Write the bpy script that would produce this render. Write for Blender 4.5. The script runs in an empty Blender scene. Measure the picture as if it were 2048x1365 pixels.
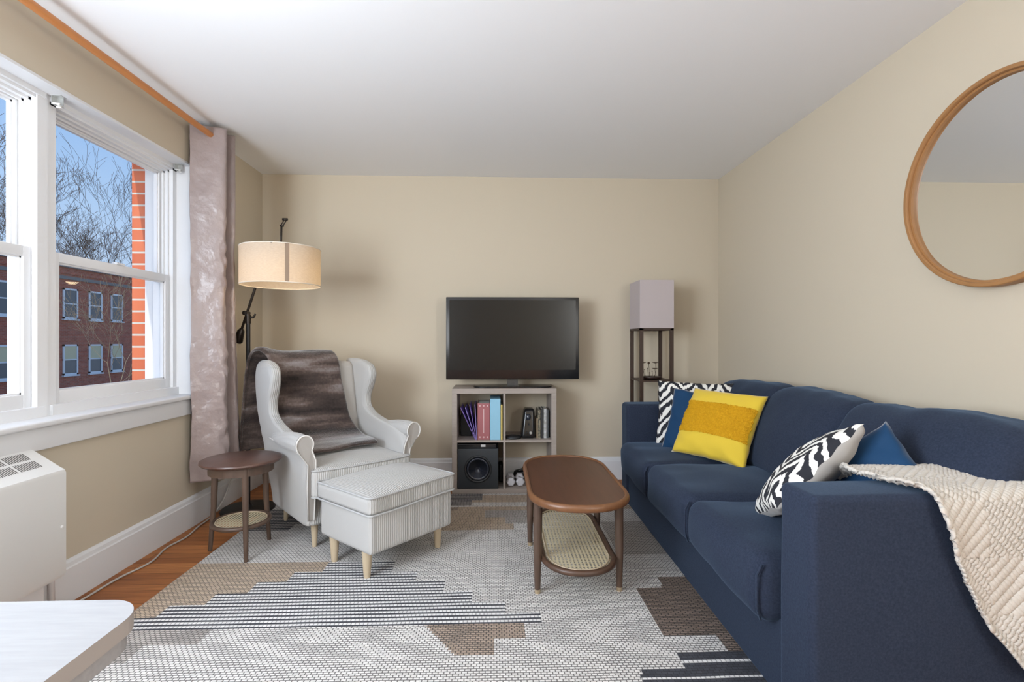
import bpy, bmesh, math, random
from mathutils import Vector, Matrix, noise
D = bpy.data
SC = bpy.context.scene
COL = SC.collection
PI = math.pi
R = math.radians

# ------------------------------------------------------------------ camera
YAW = math.atan(36 / 1000)
cd = D.cameras.new('camera'); cam = D.objects.new('camera', cd); COL.objects.link(cam)
cd.sensor_width = 36; cd.lens = 36 * 1000 / 2048; cd.clip_start = .02; cd.clip_end = 300
cam.location = (0, 0, 1.138); cam.rotation_euler = (R(90), 0, -YAW)
SC.camera = cam

# ------------------------------------------------------------------ world, sun, window daylight, added fill lights, exposure
SC.view_settings.view_transform = 'Standard'; SC.view_settings.look = 'None'
SC.view_settings.gamma = 1; SC.view_settings.use_curve_mapping = False
SC.view_settings.exposure = 0.47
W = D.worlds.new('sky'); SC.world = W; W.use_nodes = True
nt = W.node_tree; nt.nodes.clear()
tc = nt.nodes.new('ShaderNodeTexCoord'); sp = nt.nodes.new('ShaderNodeSeparateXYZ')
rp = nt.nodes.new('ShaderNodeValToRGB'); bg = nt.nodes.new('ShaderNodeBackground'); ow = nt.nodes.new('ShaderNodeOutputWorld')
nt.links.new(tc.outputs['Generated'], sp.inputs[0]); nt.links.new(sp.outputs['Z'], rp.inputs[0])
nt.links.new(rp.outputs[0], bg.inputs[0]); nt.links.new(bg.outputs[0], ow.inputs[0])
e = rp.color_ramp.elements
e[0].position = 0.0; e[0].color = (.60, .74, .92, 1)
e[1].position = .75; e[1].color = (.13, .30, .72, 1)
m_ = e.new(.22); m_.color = (.42, .62, .92, 1)
m_ = e.new(.42); m_.color = (.24, .46, .86, 1)
bg.inputs[1].default_value = .72


def area(name, loc, rot, sx, sy, power, color, portal=False, spread=180):
    l = D.lights.new(name, 'AREA'); l.shape = 'RECTANGLE'; l.size = sx; l.size_y = sy
    l.energy = power; l.color = color; l.cycles.is_portal = portal; l.spread = R(spread)
    o = D.objects.new(name, l); COL.objects.link(o); o.location = loc; o.rotation_euler = rot
    return o


# daylight through the part of the window bank beyond the left edge of the photo, plus fill lights added on both side walls behind the camera
area('window_daylight', (-1.93, .42, 1.52), Vector((-1, -.62, -.30)).to_track_quat('Z', 'Y').to_euler(), 1.45, 1.35, 92, (.84, .92, 1.0))
area('left_fill_light', (-1.84, -1.75, 1.5), Vector((-1, -.55, -.1)).to_track_quat('Z', 'Y').to_euler(), 1.0, 1.3, 22, (.92, .96, 1.0))  # added fill from the left behind the camera, no known window there
area('right_fill_light', (1.84, -1.35, 1.45), Vector((1, -.14, .05)).to_track_quat('Z', 'Y').to_euler(), 1.3, 1.4, 88, (.98, 1.0, .98))  # added fill from the right to lift the left wall, source made up
area('window_portal', (-2.24, 2.2, 1.5), (0, R(-90), 0), 1.42, 2.1, 1, (1, 1, 1), portal=True)
sl = D.lights.new('sun', 'SUN'); sl.energy = 1.5; sl.angle = R(.6); sl.color = (1, .93, .82)
so = D.objects.new('sun', sl); COL.objects.link(so)
so.rotation_euler = Vector((.10, .72, -.70)).to_track_quat('-Z', 'Y').to_euler()

# ------------------------------------------------------------------ material helpers
MATS = {}


def mat(name, col, rough=.6, metal=0., sheen=0., bump=None, var=None, spec=.5, trans=0., coat=0., emis=None):
    """bump=(kind, scale, strength, dist); var=(scale, colour2, contrast, stretch)"""
    if name in MATS: return MATS[name]
    m = D.materials.new(name); m.use_nodes = True; MATS[name] = m
    t = m.node_tree; b = t.nodes['Principled BSDF']
    b.inputs['Base Color'].default_value = (*col, 1); b.inputs['Roughness'].default_value = rough
    b.inputs['Metallic'].default_value = metal; b.inputs['Specular IOR Level'].default_value = spec
    if sheen: b.inputs['Sheen Weight'].default_value = sheen; b.inputs['Sheen Roughness'].default_value = .4
    if coat: b.inputs['Coat Weight'].default_value = coat
    if trans: b.inputs['Transmission Weight'].default_value = trans
    if emis: b.inputs['Emission Color'].default_value = (*emis[:3], 1); b.inputs['Emission Strength'].default_value = emis[3]
    tc = t.nodes.new('ShaderNodeTexCoord')
    if var:
        sc, c2, con, st = var
        mp = t.nodes.new('ShaderNodeMapping'); mp.inputs['Scale'].default_value = st
        n = t.nodes.new('ShaderNodeTexNoise'); n.inputs['Scale'].default_value = sc; n.inputs['Detail'].default_value = 5
        r = t.nodes.new('ShaderNodeValToRGB'); r.color_ramp.elements[0].position = .5 - con; r.color_ramp.elements[1].position = .5 + con
        r.color_ramp.elements[0].color = (*col, 1); r.color_ramp.elements[1].color = (*c2, 1)
        t.links.new(tc.outputs['Object'], mp.inputs[0]); t.links.new(mp.outputs[0], n.inputs['Vector'])
        t.links.new(n.outputs['Fac'], r.inputs[0]); t.links.new(r.outputs[0], b.inputs['Base Color'])
    if bump:
        kind, sc, st, di = bump
        bp = t.nodes.new('ShaderNodeBump'); bp.inputs['Strength'].default_value = st; bp.inputs['Distance'].default_value = di
        if kind == 'noise':
            n = t.nodes.new('ShaderNodeTexNoise'); n.inputs['Scale'].default_value = sc; n.inputs['Detail'].default_value = 4
            t.links.new(tc.outputs['Object'], n.inputs['Vector']); t.links.new(n.outputs['Fac'], bp.inputs['Height'])
        elif kind == 'voronoi':
            n = t.nodes.new('ShaderNodeTexVoronoi'); n.inputs['Scale'].default_value = sc
            t.links.new(tc.outputs['Object'], n.inputs['Vector']); t.links.new(n.outputs['Distance'], bp.inputs['Height'])
        elif kind == 'weave':
            ws = []
            for ax in ('X', 'Y', 'Z'):
                n = t.nodes.new('ShaderNodeTexWave'); n.bands_direction = ax; n.inputs['Scale'].default_value = sc
                n.inputs['Distortion'].default_value = .6; n.inputs['Detail'].default_value = 1
                t.links.new(tc.outputs['Object'], n.inputs['Vector']); ws.append(n)
            a1 = t.nodes.new('ShaderNodeMath'); a1.operation = 'ADD'; a2 = t.nodes.new('ShaderNodeMath'); a2.operation = 'ADD'
            t.links.new(ws[0].outputs['Fac'], a1.inputs[0]); t.links.new(ws[1].outputs['Fac'], a1.inputs[1])
            t.links.new(a1.outputs[0], a2.inputs[0]); t.links.new(ws[2].outputs['Fac'], a2.inputs[1])
            t.links.new(a2.outputs[0], bp.inputs['Height'])
        elif kind == 'ribX':
            n = t.nodes.new('ShaderNodeTexWave'); n.bands_direction = 'X'; n.inputs['Scale'].default_value = sc
            t.links.new(tc.outputs['Object'], n.inputs['Vector']); t.links.new(n.outputs['Fac'], bp.inputs['Height'])
        t.links.new(bp.outputs[0], b.inputs['Normal'])
    return m


def nodes_of(m): return m.node_tree, m.node_tree.nodes, m.node_tree.links


def math_node(t, op, a=None, b=None, c=None):
    n = t.nodes.new('ShaderNodeMath'); n.operation = op
    for i, v in enumerate((a, b, c)):
        if v is None: continue
        if isinstance(v, (int, float)): n.inputs[i].default_value = v
        else: t.links.new(v, n.inputs[i])
    return n.outputs[0]


def mixcol(t, f, a, b):
    n = t.nodes.new('ShaderNodeMix'); n.data_type = 'RGBA'
    for i, v in ((0, f), (6, a), (7, b)):
        if isinstance(v, (int, float)): n.inputs[i].default_value = v
        elif isinstance(v, tuple): n.inputs[i].default_value = (*v, 1)
        else: t.links.new(v, n.inputs[i])
    return n.outputs[2]


def brick_mat(name, c1, c2, mortar, bw, rh, ms, plane, bump=.5, rough=.85, offset=.5, smooth=.1, rot=0.0):
    m = mat(name, c1, rough); t = m.node_tree; b = t.nodes['Principled BSDF']
    tc = t.nodes.new('ShaderNodeTexCoord'); s = t.nodes.new('ShaderNodeSeparateXYZ'); c = t.nodes.new('ShaderNodeCombineXYZ')
    t.links.new(tc.outputs['Object'], s.inputs[0])
    t.links.new(s.outputs['XYZ'.index(plane[0])], c.inputs[0]); t.links.new(s.outputs['XYZ'.index(plane[1])], c.inputs[1])
    br = t.nodes.new('ShaderNodeTexBrick'); br.inputs['Scale'].default_value = 1; br.inputs['Brick Width'].default_value = bw
    br.inputs['Row Height'].default_value = rh; br.inputs['Mortar Size'].default_value = ms; br.offset = offset
    br.inputs['Mortar Smooth'].default_value = smooth
    br.inputs['Color1'].default_value = (*c1, 1); br.inputs['Color2'].default_value = (*c2, 1); br.inputs['Mortar'].default_value = (*mortar, 1)
    src = c.outputs[0]
    if rot:
        mp = t.nodes.new('ShaderNodeMapping'); mp.inputs['Rotation'].default_value[2] = rot
        t.links.new(src, mp.inputs[0]); src = mp.outputs[0]
    t.links.new(src, br.inputs['Vector'])
    n = t.nodes.new('ShaderNodeTexNoise'); n.inputs['Scale'].default_value = 3 / bw * .3
    t.links.new(tc.outputs['Object'], n.inputs['Vector'])
    hs = t.nodes.new('ShaderNodeHueSaturation'); v = math_node(t, 'MULTIPLY_ADD', n.outputs['Fac'], .5, .75)
    t.links.new(v, hs.inputs['Value']); t.links.new(br.outputs['Color'], hs.inputs['Color']); t.links.new(hs.outputs[0], b.inputs['Base Color'])
    bp = t.nodes.new('ShaderNodeBump'); bp.inputs['Strength'].default_value = bump; bp.inputs['Distance'].default_value = .004; bp.invert = True
    t.links.new(br.outputs['Fac'], bp.inputs['Height']); t.links.new(bp.outputs[0], b.inputs['Normal'])
    return m


# ------------------------------------------------------------------ mesh helpers
def mesh_obj(name, verts, faces, m, parent=None, smooth=False, midx=None):
    me = D.meshes.new(name); me.from_pydata([tuple(v) for v in verts], [], faces)
    ms = m if isinstance(m, (list, tuple)) else [m]
    for x in ms: me.materials.append(x)
    if midx: me.polygons.foreach_set('material_index', midx)
    if smooth: me.polygons.foreach_set('use_smooth', [True] * len(me.polygons))
    me.update()
    o = D.objects.new(name, me); COL.objects.link(o)
    if parent: o.parent = parent
    return o


def tag(o, label=None, cat=None, group=None, kind=None):
    if label: o['label'] = label
    if cat: o['category'] = cat
    if group: o['group'] = group
    if kind: o['kind'] = kind
    return o


def thing(name, label, cat, loc=(0, 0, 0), rz=0, group=None):
    o = D.objects.new(name, None); COL.objects.link(o); o.empty_display_size = .1
    o.location = loc; o.rotation_euler = (0, 0, rz)
    return tag(o, label, cat, group)


class MB:
    """collects shapes into one mesh"""
    def __init__(s): s.v = []; s.f = []; s.mi = []

    def add(s, v, f, mi=0):
        n = len(s.v); s.v += [Vector(x) for x in v]; s.f += [tuple(i + n for i in q) for q in f]; s.mi += [mi] * len(f); return s

    def box(s, x0, x1, y0, y1, z0, z1, mi=0):
        v = [(x, y, z) for x in (x0, x1) for y in (y0, y1) for z in (z0, z1)]
        return s.add(v, [(0, 1, 3, 2), (4, 6, 7, 5), (0, 4, 5, 1), (2, 3, 7, 6), (0, 2, 6, 4), (1, 5, 7, 3)], mi)

    def rbox(s, x0, x1, y0, y1, z0, z1, r=.005, n=2, mi=0, seg=3, fn=None):
        v, f = rbox_geo((x1 - x0) / 2, (y1 - y0) / 2, (z1 - z0) / 2, r, n, seg)
        c = Vector(((x0 + x1) / 2, (y0 + y1) / 2, (z0 + z1) / 2))
        v = [x + c for x in v]
        if fn: v = [Vector(fn(*x)) for x in v]
        return s.add(v, f, mi)

    def tube(s, pts, rad, n=10, closed=False, cap=True, mi=0, flat=1.0):
        pts = [Vector(p) for p in pts]; N = len(pts)
        rs = rad if isinstance(rad, (list, tuple)) else [rad] * N
        v = []; up = None
        for i, p in enumerate(pts):
            if closed: t = pts[(i + 1) % N] - pts[i - 1]
            else: t = pts[min(i + 1, N - 1)] - pts[max(i - 1, 0)]
            t.normalize()
            if up is None:
                up = Vector((0, 0, 1)) if abs(t.z) < .9 else Vector((1, 0, 0))
            up = (up - t * up.dot(t))
            if up.length < 1e-6: up = Vector((1, 0, 0)) - t * t.x
            up.normalize(); sd = t.cross(up)
            for k in range(n):
                a = 2 * PI * k / n
                v.append(p + (sd * math.cos(a) + up * math.sin(a) * flat) * rs[i])
        f = []
        for i in range(N if closed else N - 1):
            j = (i + 1) % N
            for k in range(n):
                l = (k + 1) % n
                f.append((i * n + k, i * n + l, j * n + l, j * n + k))
        if cap and not closed:
            f.append(tuple(range(n))[::-1]); f.append(tuple((N - 1) * n + k for k in range(n)))
        return s.add(v, f, mi)

    def lathe(s, prof, n=32, c=(0, 0, 0), axis='z', mi=0, sx=1, sy=1):
        v = []; f = []; c = Vector(c)
        for (r, z) in prof:
            for k in range(n):
                a = 2 * PI * k / n; p = (r * math.cos(a) * sx, r * math.sin(a) * sy, z)
                if axis == 'x': p = (p[2], p[0], p[1])
                if axis == 'y': p = (p[0], p[2], p[1])
                v.append(c + Vector(p))
        for i in range(len(prof) - 1):
            for k in range(n):
                l = (k + 1) % n
                f.append((i * n + k, i * n + l, (i + 1) * n + l, (i + 1) * n + k))
        if prof[0][0] > 1e-5: f.append(tuple(range(n))[::-1])
        if prof[-1][0] > 1e-5: f.append(tuple((len(prof) - 1) * n + k for k in range(n)))
        return s.add(v, f, mi)

    def prism(s, outline, z0, z1, mi=0, axis='z', bev=0):
        n = len(outline); v = []
        lay = [(z0, -bev), (z0 + bev, 0), (z1 - bev, 0), (z1, -bev)] if bev else [(z0, 0), (z1, 0)]
        P = [Vector((a, b)) for a, b in outline]
        area_ = sum(P[i - 1].x * P[i].y - P[i].x * P[i - 1].y for i in range(n))
        for z, off in lay:
            for i in range(n):
                if off:
                    t = (P[(i + 1) % n] - P[i - 1]); t.normalize(); nn = Vector((t.y, -t.x)) * (1 if area_ > 0 else -1)
                    q = P[i] + nn * off
                else: q = P[i]
                a, b = q
                v.append((a, b, z) if axis == 'z' else ((a, z, b) if axis == 'y' else (z, a, b)))
        f = []
        for l in range(len(lay) - 1):
            for i in range(n):
                j = (i + 1) % n; f.append((l * n + i, l * n + j, (l + 1) * n + j, (l + 1) * n + i))
        f.append(tuple(range(n))[::-1]); f.append(tuple((len(lay) - 1) * n + i for i in range(n)))
        return s.add(v, f, mi)

    def grid(s, fn, nu, nv, mi=0, closed_u=False):
        v = [fn(i / (nu - (0 if closed_u else 1)), j / (nv - 1)) for j in range(nv) for i in range(nu)]
        f = []
        for j in range(nv - 1):
            for i in range(nu if closed_u else nu - 1):
                k = (i + 1) % nu
                f.append((j * nu + i, j * nu + k, (j + 1) * nu + k, (j + 1) * nu + i))
        return s.add(v, f, mi)

    def build(s, name, m, parent=None, smooth=False, angle=None):
        o = mesh_obj(name, s.v, s.f, m, parent, smooth, s.mi if isinstance(m, (list, tuple)) else None)
        bm = bmesh.new(); bm.from_mesh(o.data); bmesh.ops.recalc_face_normals(bm, faces=bm.faces)
        if smooth and angle:
            for e in bm.edges:
                if len(e.link_faces) == 2 and e.calc_face_angle(0) > R(angle): e.smooth = False
        bm.to_mesh(o.data); bm.free()
        return o


def rbox_geo(hx, hy, hz, r, n=2, seg=3):
    h = (hx, hy, hz); r = min(r, hx * .98, hy * .98, hz * .98)

    def ticks(a):
        i = a - r
        e = [i + r * math.sin(PI / 2 * k / seg * .5) / math.sin(PI / 4) for k in range(1, seg)]  # placeholder spacing
        cen = [-i + 2 * i * k / n for k in range(n + 1)]
        ed = [i + r * math.tan(PI / 4 * k / seg) for k in range(1, seg + 1)]
        return [-x for x in reversed(ed)] + cen + ed
    T = [ticks(a) for a in h]; verts = {}; vl = []; faces = []

    def vid(p):
        key = tuple(round(c, 6) for c in p)
        if key not in verts:
            q = Vector([max(-(h[i] - r), min(h[i] - r, p[i])) for i in range(3)])
            d = Vector(p) - q
            if d.length > 1e-9: d = d.normalized() * r
            verts[key] = len(vl); vl.append(q + d)
        return verts[key]
    for ax in range(3):
        a, b = [i for i in range(3) if i != ax]
        for sgn in (-1, 1):
            for i in range(len(T[a]) - 1):
                for j in range(len(T[b]) - 1):
                    q = []
                    for (ii, jj) in ((i, j), (i + 1, j), (i + 1, j + 1), (i, j + 1)):
                        p = [0, 0, 0]; p[ax] = sgn * h[ax]; p[a] = T[a][ii]; p[b] = T[b][jj]; q.append(vid(p))
                    flip = (sgn > 0) ^ (ax == 1)
                    faces.append(tuple(q) if flip else tuple(q[::-1]))
    return vl, faces


def cr(table, z):
    """catmull-rom through rows (z, a, b, ...)"""
    n = len(table)
    if z <= table[0][0]: return table[0][1:]
    if z >= table[-1][0]: return table[-1][1:]
    for i in range(n - 1):
        if table[i][0] <= z <= table[i + 1][0]: break
    p0, p1, p2, p3 = table[max(i - 1, 0)], table[i], table[i + 1], table[min(i + 2, n - 1)]
    t = (z - p1[0]) / (p2[0] - p1[0]); out = []
    for k in range(1, len(p1)):
        a, b, c, d = p0[k], p1[k], p2[k], p3[k]
        out.append(.5 * ((2 * b) + (-a + c) * t + (2 * a - 5 * b + 4 * c - d) * t * t + (-a + 3 * b - 3 * c + d) * t ** 3))
    return out


def path_interp(pts, s):
    tb = [(i / (len(pts) - 1), *p) for i, p in enumerate(pts)]
    return cr(tb, s)


def nz(x, y, z, s=1.): return noise.noise(Vector((x * s, y * s, z * s)))


def superell(hx, hy, e, n=64):
    o = []
    for k in range(n):
        a = 2 * PI * k / n; c, s_ = math.cos(a), math.sin(a)
        o.append((hx * math.copysign(abs(c) ** (2 / e), c), hy * math.copysign(abs(s_) ** (2 / e), s_)))
    return o


def stadium(hx, hy, ey, n=20, e=2.3):
    """straight long sides along y, curved ends of depth ey"""
    o = []
    for sgn in (1, -1):
        for k in range(n + 1):
            a = PI * k / n; c, s_ = math.cos(a), math.sin(a)
            x = hx * math.copysign(abs(c) ** (2 / e), c); y = (hy - ey) + ey * abs(s_) ** (2 / e)
            o.append((x * sgn, y * sgn))
    return o


# ------------------------------------------------------------------ materials
M_wall = mat('wall_paint', (.580, .508, .398), .75, bump=('noise', 90, .05, .002), spec=.25)
M_ceil = mat('ceiling_paint', (.87, .88, .90), .85, bump=('noise', 60, .04, .002), spec=.2)
M_trim = mat('white_trim_paint', (.74, .745, .76), .45)
M_vinyl = mat('white_window_frame', (.80, .805, .82), .4)
M_brickred = brick_mat('exterior_brick', (.56, .14, .065), (.66, .19, .09), (.55, .50, .45), .21, .0735, .006, 'YZ', bump=.6)
M_brickjamb = brick_mat('exterior_brick_jamb', (.56, .14, .065), (.66, .19, .09), (.60, .56, .50), 2.0, .0735, .006, 'XZ', bump=.6)
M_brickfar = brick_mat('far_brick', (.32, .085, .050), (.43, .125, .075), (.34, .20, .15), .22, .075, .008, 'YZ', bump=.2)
M_wood_dark = mat('walnut_wood', (.055, .030, .019), .42, var=(6, (.10, .052, .032), .3, (1, 9, 9)))
M_wood_top = mat('walnut_top', (.072, .028, .014), .35, var=(5, (.105, .042, .021), .3, (9, 1, 9)))
M_wood_rim = mat('walnut_rim', (.135, .056, .022), .38, var=(6, (.19, .082, .033), .3, (9, 1, 9)))
M_brownleg = mat('brown_wood_leg', (.062, .037, .025), .45, var=(8, (.105, .064, .044), .3, (6, 6, 1)))
M_stool = mat('stool_top_wood', (.070, .035, .026), .36, var=(7, (.115, .058, .044), .3, (8, 1, 8)))
M_black = mat('black_metal', (.012, .012, .013), .42, metal=.3)
M_dkbronze = mat('dark_bronze_metal', (.035, .028, .024), .4, metal=.7)
M_metal = mat('brushed_metal', (.55, .56, .55), .35, metal=.7)
M_brass = mat('brass_foot', (.62, .50, .34), .35, metal=.8)
M_chair = mat('pale_grey_corduroy', (.455, .445, .43), .85, sheen=.3, bump=('ribX', 28, .6, .003), spec=.2)
M_chairwarm = mat('pale_warm_fabric', (.43, .405, .375), .85, sheen=.25, bump=('weave', 60, .2, .001), spec=.2)
M_piping = mat('grey_piping', (.42, .42, .42), .8)
M_pipelight = mat('light_piping', (.62, .60, .57), .8)
M_lightleg = mat('pale_birch_leg', (.50, .40, .27), .5, var=(8, (.58, .47, .33), .3, (8, 8, 1)))
M_sofa = mat('navy_fabric', (.018, .024, .043), .95, sheen=.17, bump=('noise', 420, .55, .0015), spec=.15, var=(160, (.031, .041, .068), .25, (1, 1, 1)))
MATS['navy_fabric'].node_tree.nodes['Principled BSDF'].inputs['Sheen Tint'].default_value = (.45, .68, 1, 1)
M_kallax = mat('grey_oak_shelf', (.30, .255, .225), .55, var=(10, (.38, .325, .29), .3, (.6, 8, 8)))
M_tvb = mat('glossy_black_plastic', (.010, .010, .011), .16)
M_tvs = mat('tv_screen', (.008, .008, .0075), .22, spec=.35)
M_blackpl = mat('matte_black_plastic', (.014, .015, .017), .5)
M_sub = mat('subwoofer_vinyl', (.025, .030, .036), .45)
M_cone = mat('speaker_cone', (.018, .022, .035), .25, spec=.8)
M_shade2 = mat('lilac_grey_shade', (.47, .41, .41), .85, bump=('weave', 90, .25, .001))
M_espresso = mat('espresso_wood', (.040, .020, .013), .5)
M_mirrorwood = mat('oak_veneer', (.30, .145, .052), .5, var=(8, (.38, .19, .07), .3, (1, 1, 1)))
M_mirror = mat('mirror_glass', (.86, .87, .86), .0, metal=1)
M_radiator = mat('cream_enamel', (.68, .67, .65), .45)
M_grille = mat('dark_grille', (.10, .095, .09), .6)
M_tabletop = mat('white_grain_tabletop', (.35, .35, .36), .75, spec=.15, var=(14, (.30, .30, .31), .3, (1, 9, 9)))
M_tableedge = mat('grey_table_edge', (.36, .33, .31), .6)
M_yellow = mat('mustard_velvet', (.68, .48, .045), .8, sheen=.5, bump=('noise', 25, .25, .004), spec=.2)
M_tuft = mat('mustard_tufting', (.64, .36, .018), .95, bump=('voronoi', 110, .6, .003), spec=.1, var=(120, (.50, .26, .012), .2, (1, 1, 1)))
M_bluevel = mat('teal_blue_velvet', (.006, .040, .105), .7, sheen=.35, bump=('noise', 18, .3, .006), spec=.2)
M_greyback = mat('grey_pillow_back', (.36, .34, .32), .85, sheen=.2)
M_cord = mat('grey_cord', (.48, .45, .42), .6)
M_whitepl = mat('white_plastic', (.75, .74, .72), .5)
M_curtain = mat('mauve_satin', (.31, .245, .232), .32, sheen=.3, bump=('noise', 13, .5, .02), spec=.7)
M_rodwood = mat('orange_wood_rod', (.50, .185, .055), .42, var=(9, (.58, .24, .08), .3, (9, .6, 9)))

# rattan with real holes
M_rattan = mat('rattan_cane', (.58, .50, .33), .6)
t, ns, lk = nodes_of(M_rattan)
tcn = ns.new('ShaderNodeTexCoord'); sx = ns.new('ShaderNodeSeparateXYZ'); lk.new(tcn.outputs['Object'], sx.inputs[0])


def cell(src, size):
    a = math_node(t, 'FRACT', math_node(t, 'DIVIDE', src, size)); return math_node(t, 'ABSOLUTE', math_node(t, 'SUBTRACT', a, .5))


cx, cy = cell(sx.outputs[0], .0165), cell(sx.outputs[1], .0165)
hole = math_node(t, 'LESS_THAN', math_node(t, 'ADD', math_node(t, 'MULTIPLY', cx, cx), math_node(t, 'MULTIPLY', cy, cy)), .085)
diag = cell(math_node(t, 'ADD', sx.outputs[0], sx.outputs[1]), .0165)
hole2 = math_node(t, 'MULTIPLY', hole, math_node(t, 'GREATER_THAN', diag, .09))
tb = ns.new('ShaderNodeBsdfTransparent'); mx = ns.new('ShaderNodeMixShader')
lk.new(hole2, mx.inputs[0]); lk.new(ns['Principled BSDF'].outputs[0], mx.inputs[1]); lk.new(tb.outputs[0], mx.inputs[2])
lk.new(mx.outputs[0], ns['Material Output'].inputs[0])

# window glass
M_glass = D.materials.new('window_glass'); M_glass.use_nodes = True
t, ns, lk = nodes_of(M_glass); ns.remove(ns['Principled BSDF'])
tb = ns.new('ShaderNodeBsdfTransparent'); gl = ns.new('ShaderNodeBsdfGlossy'); gl.inputs['Roughness'].default_value = .02
mx = ns.new('ShaderNodeMixShader'); fr = ns.new('ShaderNodeFresnel'); fr.inputs[0].default_value = 1.35
lk.new(math_node(t, 'MULTIPLY', fr.outputs[0], .03), mx.inputs[0]); lk.new(tb.outputs[0], mx.inputs[1]); lk.new(gl.outputs[0], mx.inputs[2])
lk.new(mx.outputs[0], ns['Material Output'].inputs[0])

# lamp shade linen: diffuse + translucent
M_linen = D.materials.new('linen_shade'); M_linen.use_nodes = True
t, ns, lk = nodes_of(M_linen); ns.remove(ns['Principled BSDF'])
df = ns.new('ShaderNodeBsdfDiffuse'); tr = ns.new('ShaderNodeBsdfTranslucent'); mx = ns.new('ShaderNodeMixShader'); mx.inputs[0].default_value = .45
tcn = ns.new('ShaderNodeTexCoord'); mp = ns.new('ShaderNodeMapping'); mp.inputs['Scale'].default_value = (1, 1, 5)
n = ns.new('ShaderNodeTexNoise'); n.inputs['Scale'].default_value = 60; n.inputs['Detail'].default_value = 4
lk.new(tcn.outputs['Object'], mp.inputs[0]); lk.new(mp.outputs[0], n.inputs[0])
c_ = mixcol(t, n.outputs['Fac'], (.56, .49, .43), (.66, .60, .53)); lk.new(c_, df.inputs[0])
c_ = mixcol(t, n.outputs['Fac'], (.60, .44, .24), (.95, .80, .56)); lk.new(c_, tr.inputs[0])
lk.new(df.outputs[0], mx.inputs[1]); lk.new(tr.outputs[0], mx.inputs[2]); lk.new(mx.outputs[0], ns['Material Output'].inputs[0])

# wood strip floor
M_floor = mat('oak_strip_floor', (.30, .11, .035), .5, spec=.3)
t, ns, lk = nodes_of(M_floor)
tcn = ns.new('ShaderNodeTexCoord')
br = ns.new('ShaderNodeTexBrick'); br.inputs['Scale'].default_value = 1; br.inputs['Brick Width'].default_value = .9
br.inputs['Row Height'].default_value = .057; br.inputs['Mortar Size'].default_value = .0012; br.offset = .37
br.inputs['Color1'].default_value = (.42, .165, .055, 1); br.inputs['Color2'].default_value = (.28, .100, .033, 1); br.inputs['Mortar'].default_value = (.07, .022, .008, 1)
lk.new(tcn.outputs['Object'], br.inputs['Vector'])
mp = ns.new('ShaderNodeMapping'); mp.inputs['Scale'].default_value = (1.5, 22, 1); n = ns.new('ShaderNodeTexNoise'); n.inputs['Scale'].default_value = 4; n.inputs['Detail'].default_value = 7
lk.new(tcn.outputs['Object'], mp.inputs[0]); lk.new(mp.outputs[0], n.inputs[0])
hs = ns.new('ShaderNodeHueSaturation'); lk.new(math_node(t, 'MULTIPLY_ADD', n.outputs['Fac'], 1.0, .5), hs.inputs['Value'])
lk.new(br.outputs['Color'], hs.inputs['Color']); lk.new(hs.outputs[0], ns['Principled BSDF'].inputs['Base Color'])


# ikat pattern for pillows: flame-edged lozenges from warped noise
def ikat(name, off):
    m = mat(name, (.8, .78, .74), .85); t, ns, lk = nodes_of(m)
    tcn = ns.new('ShaderNodeTexCoord'); sx = ns.new('ShaderNodeSeparateXYZ'); lk.new(tcn.outputs['Object'], sx.inputs[0])
    jag = ns.new('ShaderNodeTexNoise'); jag.noise_dimensions = '2D'; jag.inputs['Scale'].default_value = 1
    mp = ns.new('ShaderNodeMapping'); mp.inputs['Scale'].default_value = (120, 12, 1); lk.new(tcn.outputs['Object'], mp.inputs[0]); lk.new(mp.outputs[0], jag.inputs[0])
    big = ns.new('ShaderNodeTexNoise'); big.inputs['Scale'].default_value = 9; big.inputs['Detail'].default_value = 1
    mp2 = ns.new('ShaderNodeMapping'); mp2.inputs['Location'].default_value = off; lk.new(tcn.outputs['Object'], mp2.inputs[0]); lk.new(mp2.outputs[0], big.inputs[0])
    u = math_node(t, 'ABSOLUTE', math_node(t, 'SUBTRACT', math_node(t, 'FRACT', math_node(t, 'DIVIDE', math_node(t, 'ADD', sx.outputs[0], 5.03), .15)), .5))
    y = math_node(t, 'ADD', sx.outputs[1], math_node(t, 'MULTIPLY', jag.outputs['Fac'], .035))
    s_ = math_node(t, 'SINE', math_node(t, 'ADD', math_node(t, 'ADD', math_node(t, 'MULTIPLY', y, 92), math_node(t, 'MULTIPLY', u, 17)), math_node(t, 'MULTIPLY', big.outputs['Fac'], 11)))
    k = math_node(t, 'GREATER_THAN', s_, -.05)
    lk.new(mixcol(t, k, (.80, .78, .73), (.012, .013, .020)), ns['Principled BSDF'].inputs['Base Color'])
    return m


M_ikat = ikat('ikat_print', (3, 1, 0)); M_ikat2 = ikat('ikat_print_dark', (7.3, 2.2, 0))

# ================================================================== SETTING
XL, XR, YB, ZC, YR = -1.862, 1.862, 4.09, 2.48, -2.6
XO = -2.255
b = MB(); b.box(XL - .1, XR + .1, YR - .1, YB + .1, -.12, 0); tag(b.build('floor', M_floor), kind='structure')
b = MB(); b.box(XO, XR + .1, YR - .1, YB + .1, ZC, ZC + .15); tag(b.build('ceiling', M_ceil), kind='structure')
b = MB(); b.box(XL - .1, XR + .1, YB, YB + .15, 0, ZC); tag(b.build('wall_back', M_wall), kind='structure')
b = MB(); b.box(XR, XR + .15, YR, YB, 0, ZC); tag(b.build('wall_right', M_wall), kind='structure')
b = MB(); b.box(XL - .1, XR + .1, YR - .15, YR, 0, ZC); tag(b.build('wall_rear', M_wall), kind='structure')
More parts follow.
